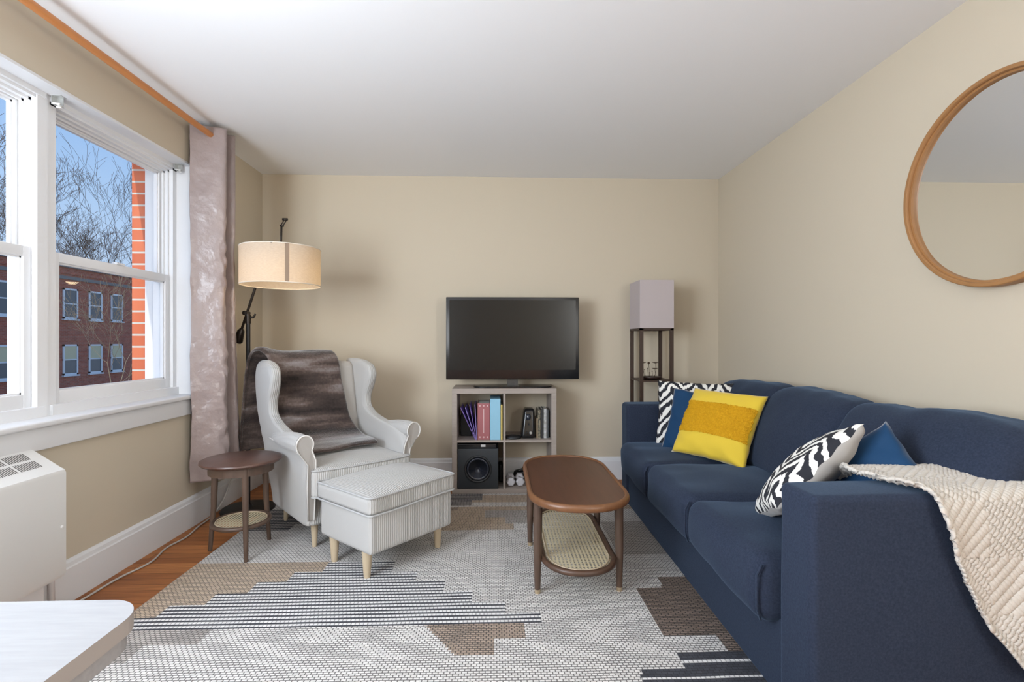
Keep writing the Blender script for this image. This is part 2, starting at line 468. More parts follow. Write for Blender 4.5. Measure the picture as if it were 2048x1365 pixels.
# left wall with the window bank opening  y WY0..WY1, z WZ0..WZ1
WY0, WY1, WZ0, WZ1 = -.82, 3.165, .797, 2.226
XI = -2.13
b = MB()
b.box(XI, XL, YR, YB, 0, WZ0); b.box(XI, XL, YR, YB, WZ1, ZC); b.box(XI, XL, YR, WY0, WZ0, WZ1); b.box(XI, XL, WY1, YB, WZ0, WZ1)
wl = tag(b.build('wall_left', M_wall), kind='structure')
b = MB(); B0, B1 = WY0 - .05, WY1 + .035
b.box(XO, XI - .002, YR - 3, YB + 1, -3.2, WZ0 - .02); b.box(XO, XI - .002, YR - 3, YB + 1, WZ1 + .03, 5.5); b.box(XO, XI - .002, YR - 3, B0, WZ0 - .02, WZ1 + .03); b.box(XO, XI - .002, B1, YB + 1, WZ0 - .02, WZ1 + .03)
o = b.build('brick_facing', [M_brickred, M_brickjamb], wl)
for p in o.data.polygons:
    if abs(p.normal.y) > .9: p.material_index = 1
# white reveal lining (jamb, head) and sill
b = MB(); b.box(-2.05, XL + .002, WY1 - .012, WY1, WZ0, WZ1); b.box(-2.05, XL + .002, WY0, WY0 + .012, WZ0, WZ1)
b.box(-2.05, XL + .002, WY0, WY1, WZ1 - .012, WZ1)
tag(b.build('trim_1', M_trim), kind='structure')
b = MB()
b.rbox(-2.05, XL + .035, WY0 - .05, WY1 + .012, WZ0 - .012, WZ0 + .014, .009)     # stool
b.rbox(XL - .003, XL + .018, WY0 - .03, WY1 - .0, WZ0 - .105, WZ0 - .012, .004)   # apron
tag(b.build('trim_2', M_trim, smooth=True, angle=40), kind='structure')
# exterior white brick mould beside and above the frame
b = MB(); b.box(-2.142, -2.06, WY1 - .015, WY1 + .04, WZ0 - .02, WZ1 + .03)
b.box(-2.142, -2.06, WY0 - .05, WY1 + .04, WZ1 - .005, WZ1 + .03); b.box(XO - .03, -2.05, WY0 - .05, WY1 + .034, WZ0 - .06, WZ0 - .012)
tag(b.build('trim_3', M_vinyl), kind='structure')


def window_unit(idx, y0, y1, light=True):
    z0, z1 = WZ0 + .014, WZ1 - .012
    w = D.objects.new('window_%d' % idx, None); COL.objects.link(w); w.location = (-1.99, (y0 + y1) / 2, z0); w['kind'] = 'structure'
    hw = (y1 - y0) / 2; h = z1 - z0; a = .034
    b = MB()  # outer frame with stepped profile
    for (x0, x1, tk) in ((-.075, .035, a), (-.075, .012, a + .012), (-.02, -.008, a + .022)):
        b.box(x0, x1, -hw, -hw + tk, 0, h); b.box(x0, x1, hw - tk, hw, 0, h); b.box(x0, x1, -hw, hw, h - tk, h); b.box(x0, x1, -hw, hw, 0, tk * .9)
    b.box(.012, .048, -hw, hw, h - .022, h)
    b.box(.0, .05, -hw, hw, 0, .045)
    b.build('window_frame', M_vinyl, w)
    mid = h / 2 + .005

    def sash(xc, za, zb, st, rail_b, rail_t, nm):
        i = hw - a - .006; b = MB(); t2 = .017
        b.rbox(xc - t2, xc + t2, -i, -i + st, za, zb, .004, 1, seg=2); b.rbox(xc - t2, xc + t2, i - st, i, za, zb, .004, 1, seg=2)
        b.rbox(xc - t2, xc + t2, -i + st - .003, i - st + .003, za, za + rail_b, .004, 1, seg=2); b.rbox(xc - t2, xc + t2, -i + st - .003, i - st + .003, zb - rail_t, zb, .004, 1, seg=2)
        g = .007  # glazing bead
        for (p, q, r_, s_) in ((-i + st, -i + st + g, za + rail_b, zb - rail_t), (i - st - g, i - st, za + rail_b, zb - rail_t), (-i + st, i - st, za + rail_b, za + rail_b + g), (-i + st, i - st, zb - rail_t - g, zb - rail_t)):
            b.box(xc - .009, xc + .009, p, q, r_, s_)
        s = b.build(nm, M_vinyl, w, smooth=True, angle=30)
        p = MB(); p.box(xc - .002, xc + .002, -i + st - .004, i - st + .004, za + rail_b - .004, zb - rail_t + .004)
        p.build('window_pane', M_glass, s)
        return s
    sash(-.040, mid - .018, h - .03, .032, .034, .034, 'upper_sash')
    s = sash(.000, .040, mid + .022, .036, .062, .045, 'lower_sash')
    b = MB(); b.rbox(-.004, .024, -.03, .03, mid + .020, mid + .032, .004); b.build('sash_lock', M_vinyl, s)
    return w


window_unit(1, 2.270, WY1 - .012)
window_unit(2, 1.270, 2.244)
window_unit(3, WY0 + .012, 1.160)
b = MB(); b.box(-2.06, -1.952, 2.244, 2.270, WZ0 + .01, WZ1 - .01); b.box(-2.06, -1.952, 1.160, 1.270, WZ0 + .01, WZ1 - .01)
b.box(-1.952, -1.948, 2.205, 2.256, WZ0 + .01, WZ1 - .01)
tag(b.build('trim_4', M_vinyl), kind='structure')


def baseboard(name, pts_fn):
    b = MB(); prof = [(0, 0), (.020, 0), (.020, .150), (.016, .156), (.013, .172), (.006, .182), (0, .184)]
    n = len(prof); p0, p1 = pts_fn
    v = []
    for P in (p0, p1):
        base, nrm = Vector(P[0]), Vector(P[1])
        for (d, z) in prof: v.append(base + nrm * d + Vector((0, 0, z)))
    f = [(i, (i + 1) % n, (i + 1) % n + n, i + n) for i in range(n)] + [tuple(range(n)), tuple(range(n, 2 * n))]
    b.add(v, f)
    base0, base1 = Vector(p0[0]), Vector(p1[0]); nr = Vector(p0[1])  # shoe moulding strip
    return tag(b.build(name, M_trim), kind='structure')


baseboard('baseboard_left', (((XL, YR, 0), (1, 0, 0)), ((XL, YB, 0), (1, 0, 0))))
baseboard('baseboard_back', (((XL, YB, 0), (0, -1, 0)), ((XR, YB, 0), (0, -1, 0))))
baseboard('baseboard_right', (((XR, YB, 0), (-1, 0, 0)), ((XR, YR, 0), (-1, 0, 0))))
baseboard('baseboard_rear', (((XR, YR, 0), (0, 1, 0)), ((XL, YR, 0), (0, 1, 0))))

# made-up window frame on the left wall, around the added fill light
b = MB()
for (y0, y1, z0, z1) in ((-2.5, -1.0, .72, .80), (-2.5, -1.0, 2.20, 2.28), (-2.5, -2.42, .8, 2.2), (-1.08, -1.0, .8, 2.2)):
    b.box(XL, XL + .02, y0, y1, z0, z1)
tag(b.build('trim_5', M_trim), kind='structure')

# invented window frame around the fill light added at the right wall
b = MB()
for (y0, y1, z0, z1) in ((-2.2, -.5, .66, .74), (-2.2, -.5, 2.16, 2.24), (-2.2, -2.12, .74, 2.16), (-.58, -.5, .74, 2.16)):
    b.box(XR - .02, XR, y0, y1, z0, z1)
tag(b.build('trim_6', M_trim), kind='structure')

# ---- exterior
b = MB(); b.box(-60, XO, -30, 70, -3.4, -3.2)
tag(b.build('ground', mat('pavement', (.20, .20, .19), .9)), kind='structure')

BX = -22.0
bld = thing('brick_building', 'two-storey red brick apartment building with white sash windows across the street', 'building', (BX, 26, -3.2))
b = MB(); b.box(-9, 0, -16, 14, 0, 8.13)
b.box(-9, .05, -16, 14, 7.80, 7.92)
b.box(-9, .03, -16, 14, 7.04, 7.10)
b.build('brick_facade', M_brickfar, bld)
b = MB(); b.box(-9.05, .12, -16.1, 14.1, 8.13, 8.28); b.box(-9, .07, -16, 14, 7.52, 7.68); b.build('stone_coping', mat('grey_stone', (.20, .19, .18), .8), bld)
M_farwhite = mat('far_window_white', (.72, .73, .74), .6)
M_fardark = mat('far_window_dark', (.05, .065, .085), .2, spec=.8)
M_farcream = mat('far_window_blind', (.62, .56, .36), .7)
rr = random.Random(3)
for iy, yy in enumerate([16.77, 19.97, 23.27, 26.77, 28.4, 29.97, 33.37]):
    for row, zz in enumerate([-.62, 2.28]):
        hh, ww = 1.58, .92
        zb = zz + 3.2; y0 = yy - 26
        f = MB(); T = .09
        f.box(-.02, .05, y0 - ww / 2, y0 + ww / 2, zb, zb + T); f.box(-.02, .05, y0 - ww / 2, y0 + ww / 2, zb + hh - T, zb + hh)
        f.box(-.02, .05, y0 - ww / 2, y0 - ww / 2 + T, zb, zb + hh); f.box(-.02, .05, y0 + ww / 2 - T, y0 + ww / 2, zb, zb + hh)
        f.box(-.02, .045, y0 - ww / 2, y0 + ww / 2, zb + hh * .5 - .03, zb + hh * .5 + .03)
        f.box(-.02, .12, y0 - ww / 2 - .04, y0 + ww / 2 + .04, zb - .07, zb)
        fo = f.build('window_frame', M_farwhite, bld)
        p = MB(); p.box(.0, .02, y0 - ww / 2 + T, y0 + ww / 2 - T, zb + T, zb + hh / 2); p.build('window_pane', M_fardark, fo)
        p = MB(); p.box(.0, .02, y0 - ww / 2 + T, y0 + ww / 2 - T, zb + hh / 2, zb + hh - T); p.build('window_pane' if row else 'window_blind', M_farcream if row == 0 else M_fardark, fo)


def tree(loc, height, seed, label, spread=.55, m=None, levels=7, r0=.16, trunk=.30, dirn=(0, 0, 1)):
    rg = random.Random(seed); b = MB()

    def branch(p, d, L, r, lv):
        pts = [p]; rs = [r]; q = p.copy(); dd = d.copy(); ns_ = 4
        for k in range(ns_):
            dd = (dd + Vector((rg.uniform(-1, 1), rg.uniform(-1, 1), rg.uniform(-.5, 1))) * .13).normalized()
            q = q + dd * (L / ns_); pts.append(q.copy()); rs.append(max(r * (1 - .42 * (k + 1) / ns_), .004 if r0 < .08 else .011))
        b.tube(pts, rs, 6 if lv == 0 else (4 if lv < 3 else 3), cap=False)
        if lv >= levels: return
        nb = 3 if lv < levels - 2 else 2
        for k in range(nb if lv < 5 else 2):
            src = pts[-1] if k < 2 else pts[rg.choice([2, 3])]
            ax = Vector((rg.uniform(-1, 1), rg.uniform(-1, 1), rg.uniform(-.25, .6))).normalized()
            nd = (dd + ax * rg.uniform(.45, .95) * spread * 1.6).normalized()
            branch(src, nd, L * rg.uniform(.62, .85), rs[-1] * (.80 if k < 2 else .6), lv + 1)
    branch(Vector((0, 0, 0)), Vector(dirn).normalized(), height * trunk, r0, 0)
    o = b.build('bare_tree', m, smooth=True); o.location = loc
    return tag(o, label, 'tree')


M_bark = mat('bare_bark', (.13, .095, .075), .9); M_bark2 = mat('tan_twigs', (.36, .27, .17), .9)
tree((-35, 39.0, -3.2), 23, 5, 'large bare tree rising behind the brick building, left half of the near window', .62, M_bark, 8, .34, .25)
tree((-36, 30.0, -3.2), 23, 11, 'bare leafless tree behind the brick building, seen through the leftmost window', .6, M_bark, 8, .32, .25)
tree((-40, 49.5, -3.2), 20, 33, 'bushy bare tree low over the roof of the brick building, right of the large one', .68, M_bark, 8, .30, .25)
tree((-33, 46.5, -3.2), 24, 21, 'bare tree with thin branches beside the orange brick window edge', .6, M_bark, 6, .14, .27)
tree((-12, 16.2, -3.2), 8.2, 8, 'small tan twiggy tree in front of the brick building', .62, M_bark2, 6, .05, .28)

# ================================================================== RUG
Z0 = .009     # top of rug
M_rl = brick_mat('rug_ivory_weave', (.74, .715, .69), (.66, .64, .62), (.17, .16, .155), .020, .0125, .0020, 'XY', bump=1.0, smooth=.35)
M_rb = brick_mat('rug_brown_weave', (.40, .31, .25), (.34, .265, .205), (.10, .085, .075), .020, .0125, .0022, 'XY', bump=1.0, smooth=.35)
M_rt = brick_mat('rug_tan_weave', (.58, .46, .35), (.52, .41, .30), (.16, .13, .11), .020, .0125, .0022, 'XY', bump=1.0, smooth=.35)
M_rg = brick_mat('rug_grey_weave', (.50, .46, .43), (.45, .415, .39), (.15, .14, .13), .020, .0125, .0024, 'XY', bump=1.0, smooth=.35)
M_rd = brick_mat('rug_dark_brown_weave', (.22, .165, .13), (.28, .21, .17), (.05, .04, .035), .030, .0110, .0026, 'XY', bump=1.0, smooth=.35)
M_rs = brick_mat('rug_dark_yarn', (.040, .043, .055), (.055, .058, .07), (.02, .02, .025), .020, .0135, .001, 'XY', bump=.6)
M_rw = brick_mat('rug_white_yarn', (.76, .75, .74), (.70, .69, .68), (.36, .35, .35), .0165, .027, .0022, 'XY', bump=1.0, smooth=.3)
rug_mats = [M_rl, M_rb, M_rt, M_rg, M_rd, M_rs, M_rw]
DX, DY = .012, .0054
RX0, RX1, RY0, RY1 = -1.512, 1.02, .9774, 3.712
stepsL = [(2.58, -.835), (2.48, -.97), (2.383, -1.105), (2.277, -1.24), (2.184, -1.375), (2.09, -1.51)]
stepsR = [(2.58, -.50), (2.46, -.37), (2.363, -.23), (2.264, -.096), (2.167, .045), (2.075, .195)]


def rug_kind(x, y):
    st = int(y / DY)
    stripe = 0
    # big stepped striped triangle
    if 2.0 < y < 2.58:
        xl = [q for (yy, q) in stepsL if y <= yy][-1]; xr = [q for (yy, q) in stepsR if y <= yy][-1]
        if xl < x < xr: return 5 if st % 5 in (0, 1) else 6
    if 2.09 < y < 2.585 and x < -.80: return 2
    if 1.90 < y <= 2.0 and x < -1.10: return 3
    if 1.80 < y <= 1.90 and x < -1.30: return 3
    # brown patch below
    if 1.893 < y <= 2.0 and -.276 + (2.0 - y) * .7 < x < .12: return 1
    if 1.797 < y <= 1.893 and -.205 + (1.893 - y) * .7 < x < .0: return 1
    # right dark-brown patch
    if 2.285 < y < 2.365 and x > .775: return 4
    if 1.89 < y <= 2.262 and x > .65: return 4
    if 2.262 < y <= 2.285 and x > .77: return 4
    if 1.79 < y <= 1.89 and x > .85: return 4
    # navy/white block, lower right
    if 1.70 < y <= 1.785 and x > .655: return 5 if ((1.785 - y) % .055) < .040 else 6
    if 1.2 < y <= 1.70 and x > .505 - (1.70 - y) * .25: return 5 if ((1.70 - y) % .055) < .040 else 6
    # far end of the rug by the shelf
    if y > 3.55 and x < -.08 and x > -.9: return 5 if st % 5 < 3 else 3
    if 3.44 < y <= 3.55 and x < -.16 and x > -1.1: return 5 if st % 5 < 3 else 3
    if 3.41 < y <= 3.66 and x >= -.2: return 0 if y < 3.5 else 2
    if 3.34 < y <= 3.41 and -.42 < x < -.24: return 1
    if 3.20 < y <= 3.33 and -.06 < x < .26: return 3
    if 3.09 < y <= 3.20 and .07 < x < .35: return 3
    if 2.99 < y <= 3.41 and -.7 < x < .12: return 2
    if 3.33 < y <= 3.41 and x > .0: return 2
    # striped motif near the lamp
    if 3.13 < y <= 3.40 and x < -1.12 + (3.4 - y) * .3: return 5 if st % 5 < 3 else 3
    if 3.03 < y <= 3.13 and x < -1.22: return 5 if st % 5 < 3 else 3
    # right of table
    if 2.62 < y < 3.1 and x > .66: return 3
    return 0


nx = int((RX1 - RX0) / DX); ny = int((RY1 - RY0) / DY)
vv = []; ff = []; mi = []
for j in range(ny + 1):
    for i in range(nx + 1):
        x = RX0 + DX * i; y = RY0 + DY * j
        xe = x + (nz(x, y * 2, 0, 3) * .006 if i in (0, nx) else 0)
        vv.append((xe, y, Z0 + .0016 * nz(x, y, 3, 5) - (.006 if (i in (0, nx) or j in (0, ny)) else 0)))
for j in range(ny):
    for i in range(nx):
        a = j * (nx + 1) + i; ff.append((a, a + 1, a + nx + 2, a + nx + 1))
        mi.append(rug_kind(RX0 + DX * (i + .5), RY0 + DY * (j + .5)))
tag(mesh_obj('rug', vv, ff, rug_mats, smooth=True, midx=mi), 'large flat-woven ivory rug with stepped black striped and brown patches', 'rug')

# ================================================================== SOFA
def soft(x0, x1, y0, y1, z0, z1, r, top=0., front=0., n=10, wob=.004, seed=0., side=0.):
    b = MB(); cx_, cy_ = (x0 + x1) / 2, (y0 + y1) / 2; cz_ = (z0 + z1) / 2; hx, hy, hz = (x1 - x0) / 2, (y1 - y0) / 2, (z1 - z0) / 2

    def fn(x, y, z):
        u, v, w = (x - cx_) / hx, (y - cy_) / hy, (z - cz_) / hz
        k = (1 - min(u * u, 1)) * (1 - min(v * v, 1)); kf = (1 - min(w * w, 1)) * (1 - min(v * v, 1)); ks = (1 - min(w * w, 1)) * (1 - min(u * u, 1))
        z2 = z + top * w * k + wob * nz(x, y, z + seed, 5)
        x2 = x + front * u * kf + wob * nz(x + seed, y, z, 4.3)
        y2 = y + side * v * ks + wob * nz(x, y + seed, z, 4.7)
        return (x2, y2, z2)
    b.rbox(x0, x1, y0, y1, z0, z1, r, n, seg=4, fn=fn)
    return b


SXo, SYo = 0.880, 1.352    # near front corner of the sofa
sofa = thing('sofa', 'long navy blue fabric three-seat sofa along the right wall', 'sofa', (SXo, SYo, 0), R(-.9))
SL, SD = 2.21, .93
b = soft(.012, SD - .02, .02, SL - .02, .010, .27, .012, n=6, wob=.003)
b.build('sofa_base', M_sofa, sofa, smooth=True)
soft(0, SD - .01, 0, .168, .012, .706, .022, n=12, wob=.004, seed=4, top=.004, side=.004).build('armrest', M_sofa, sofa, smooth=True)
soft(0, SD - .01, SL - .165, SL, .012, .702, .024, n=12, wob=.004, seed=9, top=.004).build('armrest', M_sofa, sofa, smooth=True)
soft(SD - .20, SD - .01, .17, SL - .165, .2, .74, .03, n=8).build('sofa_back', M_sofa, sofa, smooth=True)
for k, (y0, y1) in enumerate(((.186, .795), (.800, 1.415), (1.42, 2.04))):
    c = soft(-.055, .66, y0, y1, .245, .452, .055, top=.028, front=.018, n=14, wob=.015, seed=k * 7.3, side=.004).build('seat_cushion', M_sofa, sofa, smooth=True)
    b = MB(); b.tube([(-.045, y0 + .004, .26), (-.058, y0 + .003, .30), (-.058, y0 + .003, .40), (-.04, y0 + .004, .435)], .004, 6)
    b.build('piping', M_sofa, c, smooth=True)


def back_cushion(y0, y1, xa, zt, seed):
    """plump cushion leaning on the back; slumped rounded top"""
    b = MB(); hy = (y1 - y0) / 2; cy_ = (y0 + y1) / 2; zb = .44; hz = (zt - zb) / 2; cz_ = (zt + zb) / 2; hx = .115

    def fn(x, y, z):
        u, v, w = x / hx, y / hy, z / hz
        k = (1 - min(v * v, 1)) * (1 - min(w * w, 1))
        puff = 1 + .45 * k ** .6 if k > 0 else 1
        lean = (w + 1) * .5 * .16
        topround = -.018 * v ** 4 * max(w, 0) ** 2 + .008 * math.cos(v * 2.0 + seed) * max(w, 0)
        return (xa + .115 + x * puff * (1 - .25 * max(w, 0)) + lean + .012 * nz(x, y + seed, z, 5),
                cy_ + y * (1 + .03 * (1 - w * w)) + .006 * nz(x + seed, y, z, 6),
                cz_ + z + topround + .014 * nz(x * .6, y + seed * 2, z, 4.5) + .006 * nz(x, y + seed, z, 12))
    v, f = rbox_geo(hx, hy, hz, .062, 16, 5)
    b.add([Vector(fn(*p)) for p in v], f)
    return b.build('back_cushion', M_sofa, sofa, smooth=True)


back_cushion(.06, .80, .47, .885, 1.0)
back_cushion(.80, 1.42, .49, .885, 5.0)
back_cushion(1.42, 2.10, .49, .885, 8.0)


# ================================================================== PILLOWS
def pillow(name, label, w, h, th, front, back, loc, rot, band=None, seed=1., cat='pillow', piping=None):
    """local x width, y height, z thickness"""
    root = thing(name, label, cat, loc); root.rotation_euler = rot
    n = 40; v = []; f = []; mi = []

    def pos(i, j, s):
        u = -1 + 2 * i / n; q = -1 + 2 * j / n
        k = max((1 - u * u) * (1 - q * q), 0)
        pinch_x = 1 - .055 * (1 - q * q) ** 1.0 ; pinch_y = 1 - .055 * (1 - u * u)
        z = s * th / 2 * (k ** .42) * (1 + .10 * nz(u * 2, q * 2, seed + s, 1.3)) + .010 * (1 - k) * nz(u * 1.5, q * 1.5, seed, 1.5)
        if k < 1e-6: z = .010 * nz(u * 1.5, q * 1.5, seed, 1.5)
        wr = .0035 * math.sin(14 * (u * .6 + q) + seed) * (1 - k) ** 2
        return (u * w / 2 * pinch_x + .004 * nz(u, q, seed, 4), q * h / 2 * pinch_y + .004 * nz(q, u, seed + 3, 4), z + wr * s)
    idx = {}
    for s in (1, -1):
        for j in range(n + 1):
            for i in range(n + 1):
                edge = i in (0, n) or j in (0, n)
                if edge and s == -1: idx[(i, j, -1)] = idx[(i, j, 1)]; continue
                idx[(i, j, s)] = len(v); v.append(pos(i, j, s))
        for j in range(n):
            for i in range(n):
                q = (idx[(i, j, s)], idx[(i + 1, j, s)], idx[(i + 1, j + 1, s)], idx[(i, j + 1, s)])
                f.append(q if s == 1 else q[::-1]); mi.append(0 if s == 1 else 1)
    mesh_obj('pillow_cover', v, f, [front, back], root, True, mi)
    if band:
        q0, q1 = band; b = MB(); rg = random.Random(4)
        for a in range(5200):
            u = rg.uniform(-.965, .965); q = rg.uniform(q0, q1)
            i = (u + 1) / 2 * n; j = (q + 1) / 2 * n
            p = Vector(pos(i, j, 1)); p2 = Vector(pos(i + .3, j, 1)); p3 = Vector(pos(i, j + .3, 1))
            nn = (p2 - p).cross(p3 - p).normalized(); tx = Vector((rg.uniform(-1, 1), rg.uniform(-1, 1), 0)).normalized()
            r = rg.uniform(.0022, .0036); c = p + nn * .0015; side = nn.cross(tx).normalized(); tt = side.cross(nn)
            hgt = rg.uniform(.003, .007); off = tt * rg.uniform(-.002, .002)
            b.add([c + tt * r, c + side * r, c - tt * r, c - side * r, c + nn * hgt + off + tt * r * .5, c + nn * hgt + off - tt * r * .5],
                  [(0, 1, 4), (1, 2, 5, 4), (2, 3, 5), (3, 0, 4, 5)])
        o = mesh_obj('tufted_band', b.v, b.f, M_tuft, root, True); o['kind'] = 'stuff'
        b = MB()
        b.grid(lambda a, c: Vector(pos((a * 1.93 + .035) / 2 * n, ((q0 + (q1 - q0) * c) + 1) / 2 * n, 1)) + Vector((0, 0, .0022)), 60, 30)
        mesh_obj('band_ground', b.v, b.f, M_tuft, root, True)
    return root


def rot_from(zdir, updir):
    z = Vector(zdir).normalized(); y = Vector(updir); y = (y - z * y.dot(z)).normalized(); x = y.cross(z)
    return Matrix((x, y, z)).transposed().to_euler()


# yellow pillow on far seat
pillow('throw_pillow', 'mustard yellow pillow with a shaggy tufted middle band', .455, .435, .15, M_yellow, M_yellow,
       (1.285, 2.83, .655), rot_from((-.117, -.083, .088), (.18, .11, .345)), band=(-.42, .52), seed=2.)
pillow('throw_pillow', 'plain teal blue velvet pillow tucked behind the mustard one', .42, .40, .13, M_bluevel, M_bluevel,
       (1.275, 3.03, .625), rot_from((-.55, -.80, .35), (.22, .10, 1)), seed=6.)
pillow('throw_pillow', 'black and white ikat pillow leaning on the far sofa arm', .50, .44, .13, M_ikat, M_greyback,
       (1.325, 3.235, .655), rot_from((-.40, -.9, .28), (.10, .2, 1)), seed=9.)
# near end
pillow('throw_pillow', 'black and white ikat pillow with grey back leaning by the near sofa arm', .40, .41, .15, M_ikat2, M_greyback,
       (1.135, 1.79, .650), rot_from((-.60, .47, .66), (.30, .02, .27)), seed=12.)
dv = Vector((.22, .12, .95)).normalized(); nv = Vector((-.80, -.42, 0)); nv = (nv - dv * nv.dot(dv)).normalized()
pillow('throw_pillow', 'teal blue velvet pillow half under the cream knitted blanket', .40, .40, .12, M_bluevel, M_bluevel,
       (1.275, 1.65, .590), rot_from(nv, dv + nv.cross(dv) * .9), seed=15.)

# ================================================================== BLANKET
M_knit = mat('cream_knit', (.56, .52, .47), .95, sheen=.2, bump=('noise', 240, .4, .002), spec=.1)
bl = MB()
path = [(1.80, .56), (1.72, .63), (1.645, .69), (1.575, .722), (1.50, .724), (1.42, .718), (1.352, .705), (1.328, .62), (1.325, .52), (1.323, .42), (1.322, .32), (1.322, .19)]  # (y, z)


def left_edge(s):
    return cr([(0, 1.24), (.12, 1.19), (.25, 1.14), (.36, 1.10), (.46, 1.15), (.545, 1.20), (.62, 1.225), (.75, 1.275), (.88, 1.345), (.95, 1.42), (1, 1.52)], s)[0]


def blk(u, s):
    y, z = path_interp(path, s); xl = left_edge(s); xr = 1.79
    x = xl + (xr - xl) * u
    # rope ribs: nested diamonds
    gx, gy = x / .30, s * 1.28 / .36
    d = abs((gx % 1) - .5) + abs((gy % 1) - .5)
    rib = .0055 * (abs(math.sin(d * PI * 9)) ** .7)
    tw = .0022 * math.sin((abs((gx % 1) - .5) - abs((gy % 1) - .5)) * 120 + d * 20)
    fold = .016 * math.sin(x * 15 + s * 5) * max(0, min(1, (s - .5) * 3)) + .012 * nz(x, s, 0, 4) + .012 * max(0, 1 - u * 14) * 0
    edge = .008 * math.exp(-(u / .02) ** 2)
    y2, z2 = path_interp(path, min(s + .01, 1)); y1, z1 = path_interp(path, max(s - .01, 0))
    ty, tz = y2 - y1, z2 - z1; L = math.hypot(ty, tz) or 1
    ny_, nz_ = tz / L, -ty / L
    k = rib + tw + max(fold, -.004) + edge
    return Vector((x, y + ny_ * k, z + nz_ * k + (.02 * math.exp(-((x - 1.75) / .12) ** 2) if s < .5 else 0)))


def blk_out(u, s): return blk(u, s)


bl.grid(lambda u, v: blk(u, v), 230, 420)
o = mesh_obj('knitted_blanket', bl.v, bl.f, M_knit, None, True)
sm = o.modifiers.new('thick', 'SOLIDIFY'); sm.thickness = .010; sm.offset = -1
tag(o, 'cream knitted blanket with diamond ribs draped over the near sofa arm', 'blanket')

# ================================================================== WINGBACK ARMCHAIR
TH = R(40)
chair = thing('wingback_armchair', 'pale grey wingback armchair with scroll arms in the corner by the lamp', 'armchair', (-.990, 3.140, Z0), TH); chair.scale = (.88, .96, 1)


def side_panel(s):
    tb = [(.135, -.335, .29, .300, .055), (.22, -.345, .31, .305, .058), (.32, -.365, .335, .315, .060), (.42, -.385, .36, .325, .062), (.50, -.395, .38, .333, .062),
          (.555, -.385, .40, .340, .064), (.59, -.30, .41, .342, .064), (.615, -.10, .42, .343, .066), (.645, .06, .43, .343, .068), (.69, .155, .445, .344, .070),
          (.76, .165, .46, .345, .074), (.84, .120, .475, .345, .080), (.91, .095, .485, .343, .080), (.965, .125, .485, .338, .072), (.995, .20, .475, .332, .050), (1.008, .30, .44, .328, .012)]
    b = MB(); NZ = 80; K = 28

    def fn(u, v):
        z = .135 + (1.008 - .135) * v; yf, yr, xc, tk = cr(tb, z)
        hy = (yr - yf) / 2; cy_ = (yr + yf) / 2; a = 2 * PI * u; c, sn = math.cos(a), math.sin(a)
        e = 2 / 3.2 if True else 1
        yy = hy * math.copysign(abs(c) ** (.28), c); xx = tk / 2 * math.copysign(abs(sn) ** .55, sn)
        # flare the wing outward to the front
        q = (yr - (cy_ + yy)) / .4; fl = .010 * max(0, z - .65) / .3 * q if z > .65 else 0
        return Vector((s * (xc + fl) + xx, cy_ + yy, z))
    b.grid(fn, K, NZ, closed_u=True)
    n = len(b.v)
    b.f.append(tuple(range(K))[::-1]); b.mi.append(0); b.f.append(tuple(range(n - K, n))); b.mi.append(0)
    return b.build('side_wing', M_chair, chair, smooth=True)


for s in (-1, 1):
    sd = side_panel(s)
    # scroll arm roll
    b = MB()
    pts = [(s * (.368 - .0 * k), -.405 + .045 * k, .588 + .004 * math.sin(k * .6) - .002 * k) for k in range(0, 12)]
    rs = [.050, .052, .052, .051, .050, .048, .046, .043, .040, .036, .030, .020]
    b.tube(pts, rs, 20)
    b.build('arm_roll', M_chair, chair, smooth=True, angle=60)
    # front facing panel of the arm
    def face(g=0.):
        o_ = []
        cxs, czs, r = s * .366, .588, .049 + g
        for k in range(15):
            a = R(-35 + 250 * k / 14) if s > 0 else R(215 - 250 * k / 14)
            o_.append((cxs + r * math.cos(a), czs + r * math.sin(a)))
        inner = s * (.300 - g); outer = s * (.345 + g)
        o_ += [(inner, .50), (s * (.293 - g), .36), (s * (.288 - g), .17), (s * (.322 + g), .17), (s * (.340 + g), .36), (outer, .48)]
        return o_
    def fy(z): return cr([(.15, -.345), (.32, -.372), (.42, -.392), (.50, -.403), (.60, -.412), (.66, -.412)], z)[0]
    b = MB(); out = face()
    b.prism(out, 0, .016, axis='y')
    for v in b.v: v.y = fy(v.z) - .006 + v.y * -1 + .012
    fp = b.build('arm_front', mat('arm_front_fabric', (.36, .335, .31), .85, sheen=.2), chair)
    b = MB(); b.tube([(p[0], fy(p[1]) - .010, p[1]) for p in face(.001)], .0045, 6, closed=True); b.build('piping', M_pipelight, fp, smooth=True)
    # welt below the scroll on the outside
    b = MB(); b.tube([(s * (.386 + .0015 * k), -.395 + .045 * k, .540 + .002 * k) for k in range(12)], .004, 6); b.build('piping', M_pipelight, sd, smooth=True)

# back
b = MB()


def backfn(x, y, z):
    w = (z - .36) / .63; u = x / .32
    yy = y + .13 * w - .03 * (1 - u * u) * math.sin(PI * min(max(w, 0), 1)) * (1 if y < .28 else 0)
    zt = z + (.012 * (1 - u * u)) * max(w, 0)
    return (x, yy, zt)


b.rbox(-.325, .325, .215, .345, .30, .985, .045, 10, seg=4, fn=backfn)
b.build('backrest', M_chairwarm, chair, smooth=True)
b = MB(); b.rbox(-.305, .305, -.335, .31, .135, .30, .018, 4, fn=lambda x, y, z: (x, y + (z - .30) * (-.18 if y > 0 else .15), z)); b.build('seat_frame', M_chair, chair, smooth=True)
b = MB()


